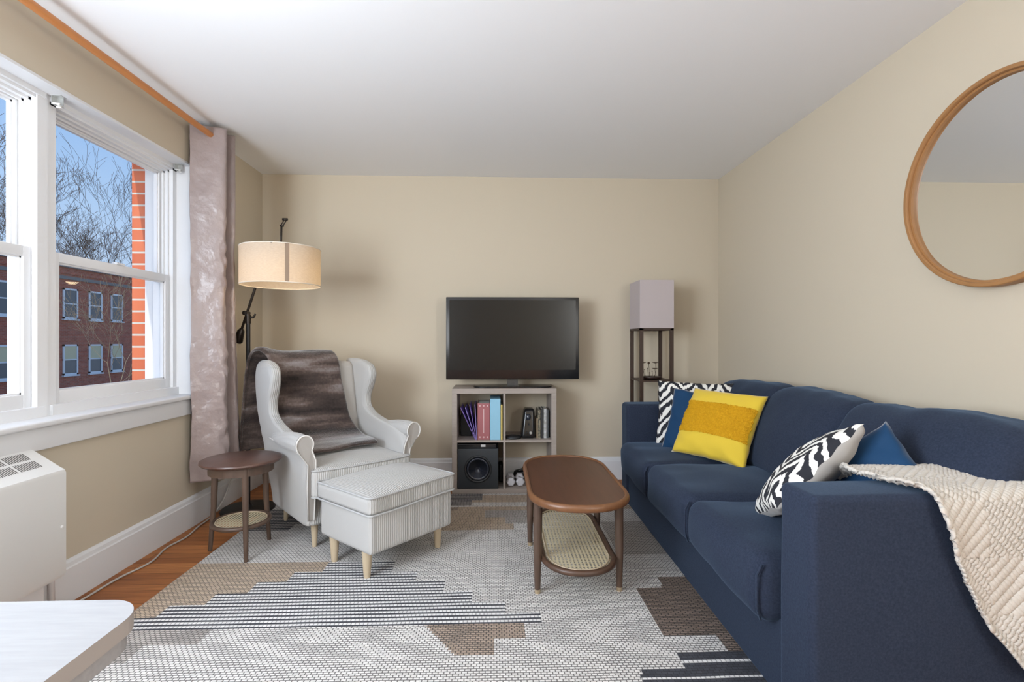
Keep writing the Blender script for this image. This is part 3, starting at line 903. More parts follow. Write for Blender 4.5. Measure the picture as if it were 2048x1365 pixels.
def seatfn(x, y, z):
    u = x / .29; v = (y + .10) / .33; k = max((1 - u * u), 0) * max((1 - v * v), 0)
    wid = 1 + .11 * max(0, min(1, (-.405 - y) / .02))
    return (x * wid, y - .02 * max(1 - u * u, 0) * (1 if y < 0 else 0), z + (.022 * k if z > .38 else 0) + (.01 if y < 0 and z > .38 else 0))


b.rbox(-.300, .300, -.450, .24, .300, .448, .030, 12, seg=4, fn=seatfn)
sc_ = b.build('seat_cushion', M_chair, chair, smooth=True)


def loop_rect(x0, x1, y0, y1, r, z, n=6, bow=0.):
    o = []
    for (cx_, cy_, a0) in ((x1 - r, y1 - r, 0), (x0 + r, y1 - r, 90), (x0 + r, y0 + r, 180), (x1 - r, y0 + r, 270)):
        for k in range(n + 1):
            a = R(a0 + 90 * k / n); o.append((cx_ + r * math.cos(a), cy_ + r * math.sin(a), z))
    res = []
    for i, p in enumerate(o):  # subdivide straight runs
        q = o[(i + 1) % len(o)]; L = math.dist(p, q); m = max(1, int(L / .04))
        for k in range(m): res.append(tuple(p[c] + (q[c] - p[c]) * k / m for c in range(3)))
    if bow: res = [(x, y + bow * max(0, 1 - (x / x1) ** 2) * (-1 if y < (y0 + y1) / 2 else 0), z) for x, y, z in res]
    return res


wid_ = lambda y: 1 + .11 * max(0, min(1, (-.405 - y) / .02))
LP = lambda z: [(x * wid_(y), y, zz) for x, y, zz in loop_rect(-.298, .298, -.449, .20, .03, z, bow=.02)]
b = MB(); b.tube(LP(.450), .0045, 6, closed=True); b.tube(LP(.312), .0045, 6, closed=True)
b.build('piping', M_piping, sc_, smooth=True)


def cone_leg(parent, x, y, z1, r1, r0, dx=0, dy=0, m=M_lightleg, foot=None):
    b = MB(); b.tube([(x + dx, y + dy, 0), (x + dx * .98, y + dy * .98, .006), (x, y, z1)], [r0 * .9, r0, r1], 20)
    return b.build('leg', m, parent, smooth=True, angle=50)


for (x, y) in ((-.255, -.285), (.255, -.285)): cone_leg(chair, x, y, .15, .024, .015, 0, 0)
for (x, y) in ((-.235, .235), (.235, .235)): cone_leg(chair, x, y, .16, .022, .014, 0, .03)

# ---- footstool
ot = thing('footstool', 'pale grey upholstered footstool with piping in front of the armchair', 'footstool', (-.563, 2.673, Z0), R(49))
b = MB(); b.rbox(-.262, .262, -.218, .218, .128, .320, .020, 6, seg=3); b.build('footstool_body', M_chair, ot, smooth=True)
b = MB()


def otfn(x, y, z):
    u, v = x / .272, y / .228; k = max(1 - u * u, 0) * max(1 - v * v, 0)
    return (x * (1 + .02 * (z - .32) / .1), y, z + (.032 * k ** .7 if z > .385 else 0) + .004 * math.sin(x * 9) * (1 if z > .33 else 0))


b.rbox(-.272, .272, -.228, .228, .316, .404, .022, 12, seg=3, fn=otfn); oc = b.build('footstool_cushion', M_chair, ot, smooth=True)
b = MB()
for z, g in ((.321, .002), (.404, .002)): b.tube([(x, y, z + .004 * math.sin(x * 9)) for x, y, z in loop_rect(-.272 - g, .272 + g, -.228 - g, .228 + g, .024, z)], .0050, 8, closed=True)
b.build('piping', M_piping, oc, smooth=True)
for (x, y) in ((-.226, -.140), (.226, -.140), (-.226, .140), (.226, .140)):
    cone_leg(ot, x, y, .135, .026, .016, 0, 0)

# ---- fur throw over the chair
M_fur = mat('brown_faux_fur', (.10, .075, .065), .8, sheen=.7, bump=('noise', 130, .6, .006), spec=.2)
t, ns, lk = nodes_of(M_fur)
tcn = ns.new('ShaderNodeTexCoord'); mp = ns.new('ShaderNodeMapping'); mp.inputs['Scale'].default_value = (1.2, 7, 7)
n = ns.new('ShaderNodeTexNoise'); n.inputs['Scale'].default_value = 1.6; n.inputs['Detail'].default_value = 6
n2 = ns.new('ShaderNodeTexNoise'); n2.inputs['Scale'].default_value = 60; n2.inputs['Detail'].default_value = 3
lk.new(tcn.outputs['Object'], mp.inputs[0]); lk.new(mp.outputs[0], n.inputs[0]); lk.new(tcn.outputs['Object'], n2.inputs[0])
f1 = math_node(t, 'ADD', math_node(t, 'MULTIPLY', n.outputs['Fac'], .88), math_node(t, 'MULTIPLY', n2.outputs['Fac'], .14))
rr_ = ns.new('ShaderNodeValToRGB'); lk.new(f1, rr_.inputs[0]); cr_ = rr_.color_ramp
cr_.elements[0].position = .36; cr_.elements[0].color = (.018, .013, .012, 1); cr_.elements[1].position = .70; cr_.elements[1].color = (.25, .225, .225, 1)
q = cr_.elements.new(.50); q.color = (.060, .042, .036, 1); q = cr_.elements.new(.58); q.color = (.12, .088, .076, 1)
lk.new(rr_.outputs[0], ns['Principled BSDF'].inputs['Base Color'])

fpath = [(.62, .40), (.595, .55), (.555, .72), (.53, .88), (.50, .99), (.44, 1.035), (.37, 1.02), (.315, .94), (.285, .83), (.250, .71), (.215, .60), (.165, .530), (.06, .492), (-.08, .488), (-.20, .482)]


def fur(u, s, off=0.):
    y, z = path_interp(fpath, s)
    xl = cr([(0, -.43), (.2, -.42), (.36, -.39), (.46, -.325), (.6, -.315), (.78, -.285), (.88, -.275), (1, -.27)], s)[0]
    xr = cr([(0, .02), (.3, .10), (.42, .165), (.55, .175), (.7, .205), (.82, .25), (.9, .255), (1, .215)], s)[0]
    x = xl + (xr - xl) * u
    y2, z2 = path_interp(fpath, min(s + .01, 1)); y1, z1 = path_interp(fpath, max(s - .01, 0))
    ty, tz = y2 - y1, z2 - z1; L = math.hypot(ty, tz) or 1
    n_ = Vector((0, tz / L, -ty / L)) * -1
    if s < 1: pass
    # outward = away from chair: at the top must be +z
    n_ = -n_
    w = .006 * nz(x, s * 2, 0, 6) + .012 * math.sin(s * 26 + x * 5) * max(0, (s - .5)) + .004 * math.sin(x * 19 + s * 4) * (s < .4)
    k = .018 + w + off
    # rides over the left wing
    if s < .62: k += .02 * math.exp(-((x + .36) / .07) ** 2) * (1 if s < .45 else .4)
    e_ = min(u, 1 - u, s, 1 - s); k -= .010 * math.exp(-(e_ / .012) ** 2)
    if s > .98: k -= .0
    return Vector((x, y, z)) + n_ * k


b = MB(); b.grid(lambda u, v: fur(u, v), 90, 170)
throw = thing('fur_throw', 'brown and grey faux fur throw draped over the armchair', 'throw blanket', chair.location, TH); throw.scale = chair.scale
o = mesh_obj('fur_cloth', b.v, b.f, M_fur, throw, True)
sm = o.modifiers.new('thick', 'SOLIDIFY'); sm.thickness = .014; sm.offset = -1
b = MB(); rg = random.Random(2)
for k in range(42000):
    u, s = rg.random(), rg.random()
    p = fur(u, s); q = fur(u, min(s + .004, 1)); r_ = fur(min(u + .004, 1), s)
    nn = (fur(u, s, .01) - p).normalized(); d = (q - p)
    if d.length < 1e-6: continue
    d.normalize(); sd_ = nn.cross(d)
    L = rg.uniform(.007, .013); cdir = (nn * rg.uniform(.25, .6) + d * .9 + sd_ * (rg.uniform(-.5, .5) + .5 * nz(p.x, s, 2, 18))).normalized()
    wv = sd_ * .0007
    b.add([p - wv, p + wv, p + cdir * L], [(0, 1, 2)])
o = mesh_obj('fur_pile', b.v, b.f, M_fur, throw, True); o['kind'] = 'stuff'

# ================================================================== SIDE TABLE (round)
st = thing('side_table', 'small round walnut side table with a cane lower shelf beside the armchair', 'side table', (-1.358, 2.743, Z0), 0)
b = MB(); b.lathe([(0, .472), (.17, .472), (.192, .480), (.200, .489), (.198, .496), (.188, .5), (0, .5)], 64)
b.build('tabletop', M_stool, st, smooth=True, angle=45)
b = MB(); b.lathe([(.145, .430), (.158, .430), (.158, .474), (.145, .474), (.145, .430)], 48); b.build('apron', M_brownleg, st, smooth=True, angle=45)
for k, a in enumerate((-57, 178, 62)):
    a = R(a)
    b = MB(); b.tube([(math.cos(a) * .170, math.sin(a) * .170, 0), (math.cos(a) * .150, math.sin(a) * .150, .24), (math.cos(a) * .142, math.sin(a) * .142, .474)], [.0105, .0145, .018], 18)
    b.build('leg', M_brownleg, st, smooth=True, angle=50)
b = MB(); ring = [(math.cos(2 * PI * k / 56) * .138, math.sin(2 * PI * k / 56) * .138, .162) for k in range(56)]
b.tube(ring, .0115, 10, closed=True)
sh = b.build('lower_shelf', M_brownleg, st, smooth=True)
b = MB(); b.lathe([(0, .164), (.132, .164)], 48); b.f = b.f[:-1] if len(b.f[-1]) > 4 else b.f; b.mi = b.mi[:len(b.f)]
b.build('cane_webbing', M_rattan, sh)
b = MB(); b.tube([(math.cos(2 * PI * k / 56) * .124, math.sin(2 * PI * k / 56) * .124, .1675) for k in range(56)], .003, 6, closed=True); b.build('cane_edging', M_lightleg, sh, smooth=True)

# ================================================================== COFFEE TABLE
ct = thing('coffee_table', 'oval-ended walnut coffee table with a cane lower shelf in front of the sofa', 'coffee table', (.383, 2.495, Z0), R(-.5))
HX, HY = .228, .465
out = stadium(HX, HY, .24, e=2.25); inn = stadium(HX - .020, HY - .020, .228, e=2.25)
b = MB(); nn_ = len(out)
prof = [(1.0, .424), (1.0, .4305), (1.0, .440), (1.0, .449)]
v = []
rim = [(-.012, .420), (-.003, .424), (0, .433), (-.001, .444), (-.006, .452), (-.013, .455), (-.018, .452), (-.020, .447)]
for (d, z) in rim:
    o_ = stadium(HX + d, HY + d, .24 + d * .5, e=2.25)
    v += [(x, y, z) for x, y in o_]
f = [(l * nn_ + i, l * nn_ + (i + 1) % nn_, (l + 1) * nn_ + (i + 1) % nn_, (l + 1) * nn_ + i) for l in range(len(rim) - 1) for i in range(nn_)]
f.append(tuple(range(nn_))[::-1])
b.add(v, f); rimo = b.build('tabletop_rim', M_wood_rim, ct, smooth=True, angle=60)
b = MB(); o_ = stadium(HX - .0195, HY - .0195, .23, e=2.25); b.prism(o_, .424, .4475); b.build('tabletop', M_wood_top, ct)
b = MB()
for s in (-1, 1):
    b.rbox(s * .17 - .009, s * .17 + .009, -.30, .30, .392, .424, .003, 1)
b.rbox(-.17, .17, -.30, -.285, .392, .424, .003, 1); b.rbox(-.17, .17, .285, .30, .392, .424, .003, 1)
b.build('apron', M_brownleg, ct, smooth=True, angle=40)
for (x, y) in ((-.186, -.262), (.186, -.250), (-.186, .262), (.186, .262)):
    b = MB(); b.tube([(x, y, .018), (x, y, .2), (x * .985, y, .422)], [.0135, .0185, .0205], 22)
    l = b.build('leg', M_brownleg, ct, smooth=True, angle=50)
    b = MB(); b.tube([(x, y, 0), (x, y, .019)], [.0125, .0135], 18); b.build('brass_foot_cap', M_brass, l, smooth=True, angle=50)
SH = .150
o_ = stadium(.160, .405, .19, e=2.2)
b = MB(); b.tube([(x, y, SH) for x, y in o_[:-1] if True], .0135, 10, closed=True)
for (x, y) in ((-.186, -.262), (.186, -.250), (-.186, .262), (.186, .262)): b.tube([(math.copysign(.155, x), y, SH - .002), (x, y, SH - .002)], .008, 8)
sh = b.build('lower_shelf', M_wood_dark, ct, smooth=True)
b = MB(); q = stadium(.152, .397, .185, e=2.2); b.add([(x, y, SH + .003) for x, y in q], [tuple(range(len(q)))]); b.build('cane_webbing', M_rattan, sh)
b = MB(); q = stadium(.140, .385, .178, e=2.2); b.tube([(x, y, SH + .006) for x, y in q[:-1]], .003, 6, closed=True); b.build('cane_edging', M_lightleg, sh, smooth=True)

# ================================================================== CUBE SHELF
KX0, KX1, KY0, KY1, KH = -.311, .466, 3.715, 4.068, .784
kx = thing('cube_shelf', 'grey oak four-cube shelf unit under the television', 'shelf', ((KX0 + KX1) / 2, KY0, 0))
hw = (KX1 - KX0) / 2; T = .038; kd = KY1 - KY0
b = MB(); b.rbox(-hw, hw, 0, kd, KH - T, KH, .0015, 1); b.build('top_board', M_kallax, kx)
b = MB(); b.rbox(-hw, hw, 0, kd, 0, T, .0015, 1); b.build('bottom_board', M_kallax, kx)
for s in (-1, 1):
    b = MB(); b.rbox(min(s * hw, s * (hw - T)), max(s * hw, s * (hw - T)), 0, kd, T, KH - T, .0015, 1); b.build('side_board', M_kallax, kx)
b = MB(); b.box(-.008, .008, .004, kd, T, KH - T); b.build('divider', M_kallax, kx)
ZM = KH / 2 - .008 + .008
for s in (-1, 1):
    b = MB(); b.box(min(s * .008, s * (hw - T)), max(s * .008, s * (hw - T)), .004, kd, ZM - .008, ZM + .008); b.build('shelf_board', M_kallax, kx)
for s in (-1, 1):
    b = MB(); b.box(min(s * (hw - T - .035), s * (hw - T)), max(s * (hw - T - .035), s * (hw - T)), kd - .06, kd - .04, KH - T - .03, KH - T)
    b.build('wall_bracket', M_kallax, kx)

# ---- television
tv = thing('television', 'black flat-screen television standing on the cube shelf', 'television', (.144, 3.85, KH))
TW, TZ0, TZ1 = .510, .060, .690
b = MB(); b.rbox(-TW, TW, -.022, .012, TZ0, TZ1, .005, 2); b.rbox(-TW + .12, TW - .12, .01, .055, TZ0 + .08, TZ1 - .1, .01, 1); b.build('tv_housing', M_tvb, tv, smooth=True, angle=40)
b = MB(); b.box(-TW + .026, TW - .026, -.0235, -.020, TZ0 + .072, TZ1 - .024); b.build('tv_screen', M_tvs, tv)
b = MB(); b.box(-.04, .04, -.004, .02, .012, .1); b.build('stand_neck', mat('dark_grey_plastic', (.05, .05, .048), .3), tv)
b = MB(); b.prism(superell(.300, .105, 4, 48), 0, .012, bev=.003); b.build('stand_base', M_tvb, tv)

ZS = ZM + .008    # middle shelf top
YF = KY0 + .012


def book(label, x0, x1, y0, depth, h, m, lean=0., z=ZS, page=True, grp=None, name='book', cat='book'):
    t_ = thing(name, label, cat, ((x0 + x1) / 2, y0, z), 0, grp); w = (x1 - x0) / 2; c = min(.003, w * .3)
    t_.rotation_euler = (0, lean, 0)
    b = MB(); b.box(-w, -w + c, 0, depth, 0, h); b.box(w - c, w, 0, depth, 0, h); b.rbox(-w, w, 0, c * 1.3, 0, h, min(w * .35, .003), 1)
    b.build('cover', m, t_)
    b = MB(); b.box(-w + c, w - c, c, depth - .004, .004, h - .004); b.build('pages', mat('paper', (.68, .65, .58), .9), t_)
    return t_


M_purple = mat('purple_card', (.20, .13, .42), .5); M_purple2 = mat('lilac_card', (.30, .23, .55), .5)


# purple folders: v-shaped, leaning
def folder(label, x, top_dx, spread, h, m):
    t_ = thing('file_folder', label, 'folder', (x, YF + .01, ZS)); b = MB()
    for k, (dx, mm) in enumerate(((top_dx, 0), (top_dx + spread, 1))):
        v = [(0 + k * .003, 0, 0), (dx, 0, h), (dx, .26, h), (0 + k * .003, .26, 0), (.004 + k * .003, 0, 0), (dx + .004, 0, h), (dx + .004, .26, h), (.004 + k * .003, .26, 0)]
        b.add(v, [(0, 1, 2, 3), (4, 7, 6, 5), (0, 4, 5, 1), (3, 2, 6, 7), (1, 5, 6, 2)], mm)
    b.build('folder_flap', [m, M_purple2], t_)
    return t_


folder('purple card folder leaning open at the far left of the upper cube', -.140, -.110, .034, .240, M_purple)
folder('purple card folder standing upright beside the pink binder', -.134, -.050, .040, .262, M_purple)
b_ = book('thick dusty pink patterned book with white corner flowers on the spine', -.123, -.031, YF + .01, .25, .272, mat('dusty_pink', (.36, .115, .125), .5))
bm_ = MB()
for z_ in (.020, .254):
    for x_ in (-.028, 0, .028):
        bm_.lathe([(0, -.0012), (.0065, -.0012), (.0065, .0005), (0, .0005)], 8, (x_, -.001, z_), 'y')
bm_.box(-.0035, .0035, -.0012, .001, .05, .232)
bm_.build('spine_flowers', mat('pale_pink_print', (.62, .42, .42), .6), b_)
o = thing('magazine_file', 'tall plain light blue box file in the upper left cube', 'box file', (.010, YF - .002, ZS))
bm_ = MB(); bm_.rbox(-.038, .038, 0, .27, 0, .306, .002, 1); bm_.build('box_shell', mat('sky_blue_card', (.27, .52, .68), .55), o)
o = D.objects
book('thin yellow booklet between the light blue file and the divider', -.0110, -.0035 + .006, YF + .002, .24, .262, mat('yellow_card', (.62, .47, .14), .6)).location.x = .0570
for ob in [x for x in D.objects if x.get('label') and x['label'].startswith('thin yellow')]: ob.location.x = .0570
t_ = thing('router_box', 'small black box in shadow behind the purple folders', 'box', (-.225, YF + .16, ZS))
bm_ = MB(); bm_.rbox(-.035, .05, 0, .09, 0, .17, .008, 2); bm_.build('box_shell', M_blackpl, t_, smooth=True)

# right cube: speaker, disc, books
sp_ = thing('desktop_speaker', 'black desktop speaker with tapered front and small knobs in the upper right cube', 'speaker', (.255, YF + .03, ZS)); sp_.scale = (.98, 1, 1.14)
b = MB(); b.rbox(-.058, .058, 0, .14, 0, .196, .025, 4, seg=4, fn=lambda x, y, z: (x * (1 - .32 * (z / .196)) + .012 * z / .196 + .002, y + .03 * z / .196, z)); b.build('speaker_body', M_tvb, sp_, smooth=True)
b = MB()
b.lathe([(0, -.012), (.004, -.012), (.020, -.003), (.024, .004), (0, .004)], 24, (.004, .022, .14), 'y'); b.build('driver', M_cone, sp_, smooth=True)
for x_, r_, z_ in ((.022, .011, .040), (-.008, .007, .044), (.006, .006, .095)):
    b = MB(); b.lathe([(0, -.012), (r_ * .7, -.012), (r_, -.008), (r_, .01), (0, .01)], 18, (x_, .006, z_), 'y'); b.build('knob', M_metal if r_ > .01 else M_blackpl, sp_, smooth=True, angle=40)
t_ = thing('black_puck', 'flat round black device lying on the shelf beside the speaker', 'device', (.145, YF + .065, ZS))
b = MB(); b.lathe([(0, 0), (.058, 0), (.062, .006), (.060, .017), (.03, .024), (0, .025)], 32); b.build('device_body', M_blackpl, t_, smooth=True)
bx = .322
for lb, w_, h_, m_ in (('thin tan paperback right beside the black speaker', .010, .150, mat('tan_card', (.33, .25, .16), .7)),
                       ('black and cream mottled book second from the speaker', .019, .214, mat('mottled_card', (.30, .26, .18), .6, var=(60, (.05, .05, .04), .1, (1, 1, 1)))),
                       ('plain black book in the middle of the right row', .021, .222, mat('black_card', (.022, .022, .024), .5)),
                       ('white spined book with worn lower edge', .022, .222, mat('white_card', (.52, .53, .54), .5, var=(30, (.30, .29, .27), .1, (1, 1, 1)))),
                       ('thin dark grey book last before the shelf side', .014, .216, mat('dark_grey_card', (.06, .065, .07), .5))):
    book(lb, bx, bx + w_, YF + .055, .17, h_, m_); bx += w_ + .0015

# subwoofer and set-top box
sw = thing('subwoofer', 'black cube subwoofer with a big round cone in the lower left cube', 'subwoofer', (-.119, YF - .008, T))
b = MB(); b.rbox(-.151, .151, 0, .30, 0, .300, .006, 2); b.build('cabinet', M_sub, sw, smooth=True, angle=40)
b = MB(); b.lathe([(.102, .006), (.102, -.004), (.098, -.009), (.090, -.009), (.084, -.002), (.084, .006)], 48, (0, 0, .148), 'y'); b.build('surround_ring', M_blackpl, sw, smooth=True)
b = MB(); b.lathe([(.086, -.003), (.078, -.008), (.068, -.002), (.040, .014), (.026, .018), (.022, .008), (.012, .001), (0, -.001)], 48, (0, -.001, .148), 'y')
b.build('speaker_cone', M_cone, sw, smooth=True)
sb = thing('receiver_box', 'flat black media box with a silver badge on top of the subwoofer', 'media box', (-.125, YF - .01, T + .301))
b = MB(); b.rbox(-.145, .143, 0, .20, 0, .033, .004, 1); b.build('box_shell', M_tvb, sb, smooth=True, angle=40)
b = MB(); b.box(.028, .062, -.0015, .002, .013, .030); b.build('silver_badge', mat('silver_badge_paint', (.5, .5, .5), .4), sb)
t_ = thing('headphones', 'black rounded case behind the subwoofer at the divider', 'case', (.053, YF + .16, T))
b = MB(); b.rbox(-.018, .018, 0, .12, 0, .14, .016, 3); b.build('case_body', M_blackpl, t_, smooth=True)
t_.name = 'black_case'
# dumbbells
M_db = mat('white_vinyl_dumbbell', (.62, .61, .64), .35)
for k, (x_, lb) in enumerate(((.127, 'white hexagonal dumbbell on the left of the pair in the lower cube'), (.199, 'white hexagonal dumbbell on the right of the pair beside the coffee table'))):
    t_ = thing('dumbbell', lb, 'dumbbell', (x_, YF + .035, T + .034), 0, 'white dumbbells in the lower cube')
    for q_ in (0, .125):
        b = MB(); b.lathe([(.010, q_), (.026, q_ + .001), (.034, q_ + .010), (.034, q_ + .040), (.024, q_ + .050), (.0, q_ + .050)], 6, axis='y'); o = b.build('weight_head', M_db, t_)
    b = MB(); b.lathe([(.014, .045), (.014, .13)], 16, axis='y'); b.build('grip', M_db, t_, smooth=True)
t_ = thing('handheld_massager', 'black curved gadget with a pointed tip behind the dumbbells', 'gadget', (.21, YF + .25, T))
b = MB(); b.rbox(-.055, .055, -.03, .04, 0, .075, .03, 3, seg=4); b.tube([(.02, 0, .06), (.026, 0, .09), (.03, -.005, .115)], [.022, .012, .005], 12); b.tube([(-.05, 0, .03), (-.03, -.02, .07), (.01, -.03, .085), (.05, -.02, .06)], .010, 8)
b.build('gadget_body', M_tvb, t_, smooth=True)

# ================================================================== CORNER SHELF LAMP
sl_ = thing('shelf_floor_lamp', 'tall square shelf lamp with lilac-grey fabric shade in the back right corner', 'floor lamp', (1.225, 3.86, 0))
hx, hy = .128, .14
b = MB()
for s in (-1, 1):
    b.box(-hx, hx, s * hy - .002, s * hy + .002, 1.235, 1.598); b.box(s * hx - .002, s * hx + .002, -hy, hy, 1.235, 1.598)
b.build('lamp_shade', M_shade2, sl_)
for sx_ in (-1, 1):
    for sy_ in (-1, 1):
        b = MB(); b.box(sx_ * hx - .013 * (sx_ > 0) * 2 + (0 if sx_ > 0 else 0), sx_ * hx + (.026 if sx_ < 0 else 0), sy_ * hy - (.022 if sy_ > 0 else 0), sy_ * hy + (.022 if sy_ < 0 else 0), 0, 1.23)
        b.build('post', M_espresso, sl_)
for z_ in (.05, .44, .83):
    b = MB(); b.box(-hx + .004, hx - .004, -hy + .004, hy - .004, z_, z_ + .012); b.build('shelf_board', M_espresso, sl_)
b = MB()
for s in (-1, 1):
    b.box(-hx, hx, s * (hy - .008) - .008, s * (hy - .008) + .008, 1.218, 1.236); b.box(s * (hx - .008) - .008, s * (hx - .008) + .008, -hy, hy, 1.218, 1.236)
b.box(-hx, hx, -.008, .008, 1.218, 1.23)
b.lathe([(.02, 1.23), (.02, 1.28), (0, 1.28)], 16)
b.build('shade_frame', M_espresso, sl_)
pl = thing('dried_plant', 'shallow dark bowl of thin dried seed-head stems on the corner lamp shelf', 'plant', (1.215, 3.83, .842))
b = MB(); b.lathe([(0, 0), (.05, 0), (.080, .012), (.086, .022), (.080, .022), (.05, .010), (0, .008)], 36); b.build('bowl', mat('dark_brown_bowl', (.035, .018, .014), .4), pl, smooth=True)
M_stem = mat('dried_stem', (.09, .055, .035), .8)
rg = random.Random(5)
for x_, y_, h_, kind in ((-.062, 0, .130, 0), (-.045, .02, .075, 2), (-.03, -.01, .085, 2), (-.018, .0, .125, 1), (.012, .01, .060, 2), (.028, -.005, .085, 0), (.034, .0, .13, 0), (-.006, .02, .05, 2)):
    b = MB(); b.tube([(x_ * .8, y_, .008), (x_ + .004, y_, h_ * .5), (x_, y_, h_)], .0016, 5)
    if kind == 0: b.lathe([(0, h_ + .002), (.022, h_ + .001), (.024, h_ - .001), (.004, h_ - .006), (0, h_ - .006)], 12, (x_, y_, 0))
    elif kind == 1: b.lathe([(0, h_ + .010), (.009, h_ + .006), (.010, h_ - .002), (.003, h_ - .010), (0, h_ - .010)], 12, (x_, y_, 0))
    else: b.lathe([(0, h_ + .004), (.005, h_), (0, h_ - .006)], 8, (x_, y_, 0))
    b.build('seed_stem', M_stem, pl, smooth=True)

# ================================================================== ARC FLOOR LAMP
fl = thing('floor_lamp', 'black counterweight floor lamp with a lit beige linen drum shade', 'floor lamp', (-1.650, 3.42, 0))
b = MB(); b.lathe([(0, 0), (.165, 0), (.168, .012), (.160, .022), (.03, .028), (.02, .045), (0, .045)], 48); b.build('lamp_base', M_black, fl, smooth=True, angle=40)
JZ = 1.325
b = MB(); b.tube([(0, 0, .02), (0, 0, .70), (0, 0, JZ - .06)], .0135, 16); b.build('pole', M_black, fl, smooth=True, angle=40)
b = MB(); b.tube([(0, 0, JZ - .07), (0, 0, JZ - .02), (-.01, -.005, JZ + .01)], [.018, .019, .016], 14)
b.tube([(.0, 0, JZ - .03), (.035, 0, JZ - .028), (.048, 0, JZ - .005)], [.008, .008, .006], 10)
b.tube([(-.012, -.03, JZ), (-.012, .03, JZ)], .015, 14)
b.build('pivot_joint', M_dkbronze, fl, smooth=True, angle=40)
SCX, SCY, SCZ = .300, -.20, 1.606       # shade centre relative to the base
armd = Vector((.37, -.16, .90)).normalized(); J = Vector((-.005, 0, JZ + .01))
b = MB(); b.tube([J - armd * .145, J, J + armd * .40], .0085, 12); b.build('swing_arm', M_dkbronze, fl, smooth=True, angle=40)
b = MB(); b.tube([J - armd * .125, J - armd * .14, J - armd * .215, J - armd * .225], [.012, .022, .032, .026], 20); b.build('counterweight', M_dkbronze, fl, smooth=True, angle=40)
SR, SHH = .236, .116
b = MB()
b.lathe([(SR, SCZ - SHH), (SR, SCZ + SHH)], 96, (SCX, SCY, 0)); b.f = [q for q in b.f if len(q) == 4]; b.mi = [0] * len(b.f)
shd = b.build('lamp_shade', M_linen, fl, smooth=True)
b = MB()
for z_ in (SCZ - SHH, SCZ + SHH): b.tube([(SCX + SR * math.cos(2 * PI * k / 96), SCY + SR * math.sin(2 * PI * k / 96), z_) for k in range(96)], .0030, 6, closed=True)
b.build('shade_rim', mat('shade_rim_linen', (.75, .68, .58), .8), shd, smooth=True)
b = MB(); aa = -62
b.grid(lambda u, v: Vector((SCX + (SR + .0015) * math.cos(R(aa + 5.5 * u)), SCY + (SR + .0015) * math.sin(R(aa + 5.5 * u)), SCZ - SHH + 2 * SHH * v)), 5, 2)
b.build('shade_seam', mat('shade_seam_strip', (.28, .20, .14), .9), shd)
b = MB()
for k in range(3):
    a = R(40 + 120 * k); b.tube([(SCX, SCY, SCZ + SHH - .012), (SCX + SR * math.cos(a), SCY + SR * math.sin(a), SCZ + SHH - .004)], .0025, 6)
b.tube([(SCX, SCY, SCZ + SHH + .012), (SCX, SCY, SCZ + SHH - .10)], [.022, .022], 16)
b.build('spider_fitting', M_dkbronze, fl, smooth=True)
b = MB(); b.tube([(SCX, SCY, SCZ + SHH + .008), (SCX, SCY, SCZ + SHH + .014)], .030, 16)
b.tube([(SCX, SCY, SCZ + SHH), (SCX + .004, SCY, SCZ + SHH + .150)], .0065, 10)
b.tube([(SCX + .000, SCY, SCZ + SHH + .150), (SCX + .022, SCY, SCZ + SHH + .186)], .0035, 8); b.tube([(SCX + .012, SCY, SCZ + SHH + .146), (SCX + .034, SCY, SCZ + SHH + .182)], .0035, 8)
b.tube([(SCX + .010, SCY, SCZ + SHH + .188), (SCX + .042, SCY, SCZ + SHH + .188)], .008, 8); b.tube([(SCX - .006, SCY, SCZ + SHH + .148), (SCX + .018, SCY, SCZ + SHH + .146)], .006, 8)
b.build('hanger_rod', M_dkbronze, fl, smooth=True)
b = MB(); b.lathe([(0, SCZ - .055), (.02, SCZ - .05), (.032, SCZ - .02), (.030, SCZ + .008), (.014, SCZ + .045), (0, SCZ + .045)], 24, (SCX, SCY, 0))
b.build('light_bulb', mat('lit_bulb', (1, .85, .6), .5, emis=(1, .72, .40, 4)), fl, smooth=True)
pl_ = D.lights.new('bulb_light', 'POINT'); pl_.energy = 1.5; pl_.color = (1, .74, .44); pl_.shadow_soft_size = .04
po = D.objects.new('bulb_light', pl_); COL.objects.link(po); po.location = (-1.650 + SCX, 3.42 + SCY - .0, SCZ - .075)

# ================================================================== CURTAIN + ROD
RXX, RZ = -1.735, 2.402
rod = thing('curtain_rod', 'orange-brown wooden curtain rod above the windows', 'curtain rod', (RXX, 1.16, RZ))
b = MB(); b.tube([(0, -2.2 + .2 * k, 0) for k in range(23)], .0175, 20); b.build('rod', M_rodwood, rod, smooth=True, angle=60)
b = MB(); b.tube([(0, 2.165, 0), (0, 2.185, 0), (0, 2.215, 0)], [.019, .026, .018], 16); b.build('finial', M_rodwood, rod, smooth=True)
for y_ in (-1.9, 2.16):
    b = MB(); b.tube([(XL - RXX + .003, y_, 0), (-.02, y_, -.012)], .006, 8); b.tube([(0, y_ - .006, 0), (0, y_ + .006, 0)], .024, 16); b.tube([(XL - RXX + .001, y_, 0), (XL - RXX + .007, y_, 0)], .028, 16)
    b.build('rod_bracket', M_metal, rod, smooth=True, angle=40)

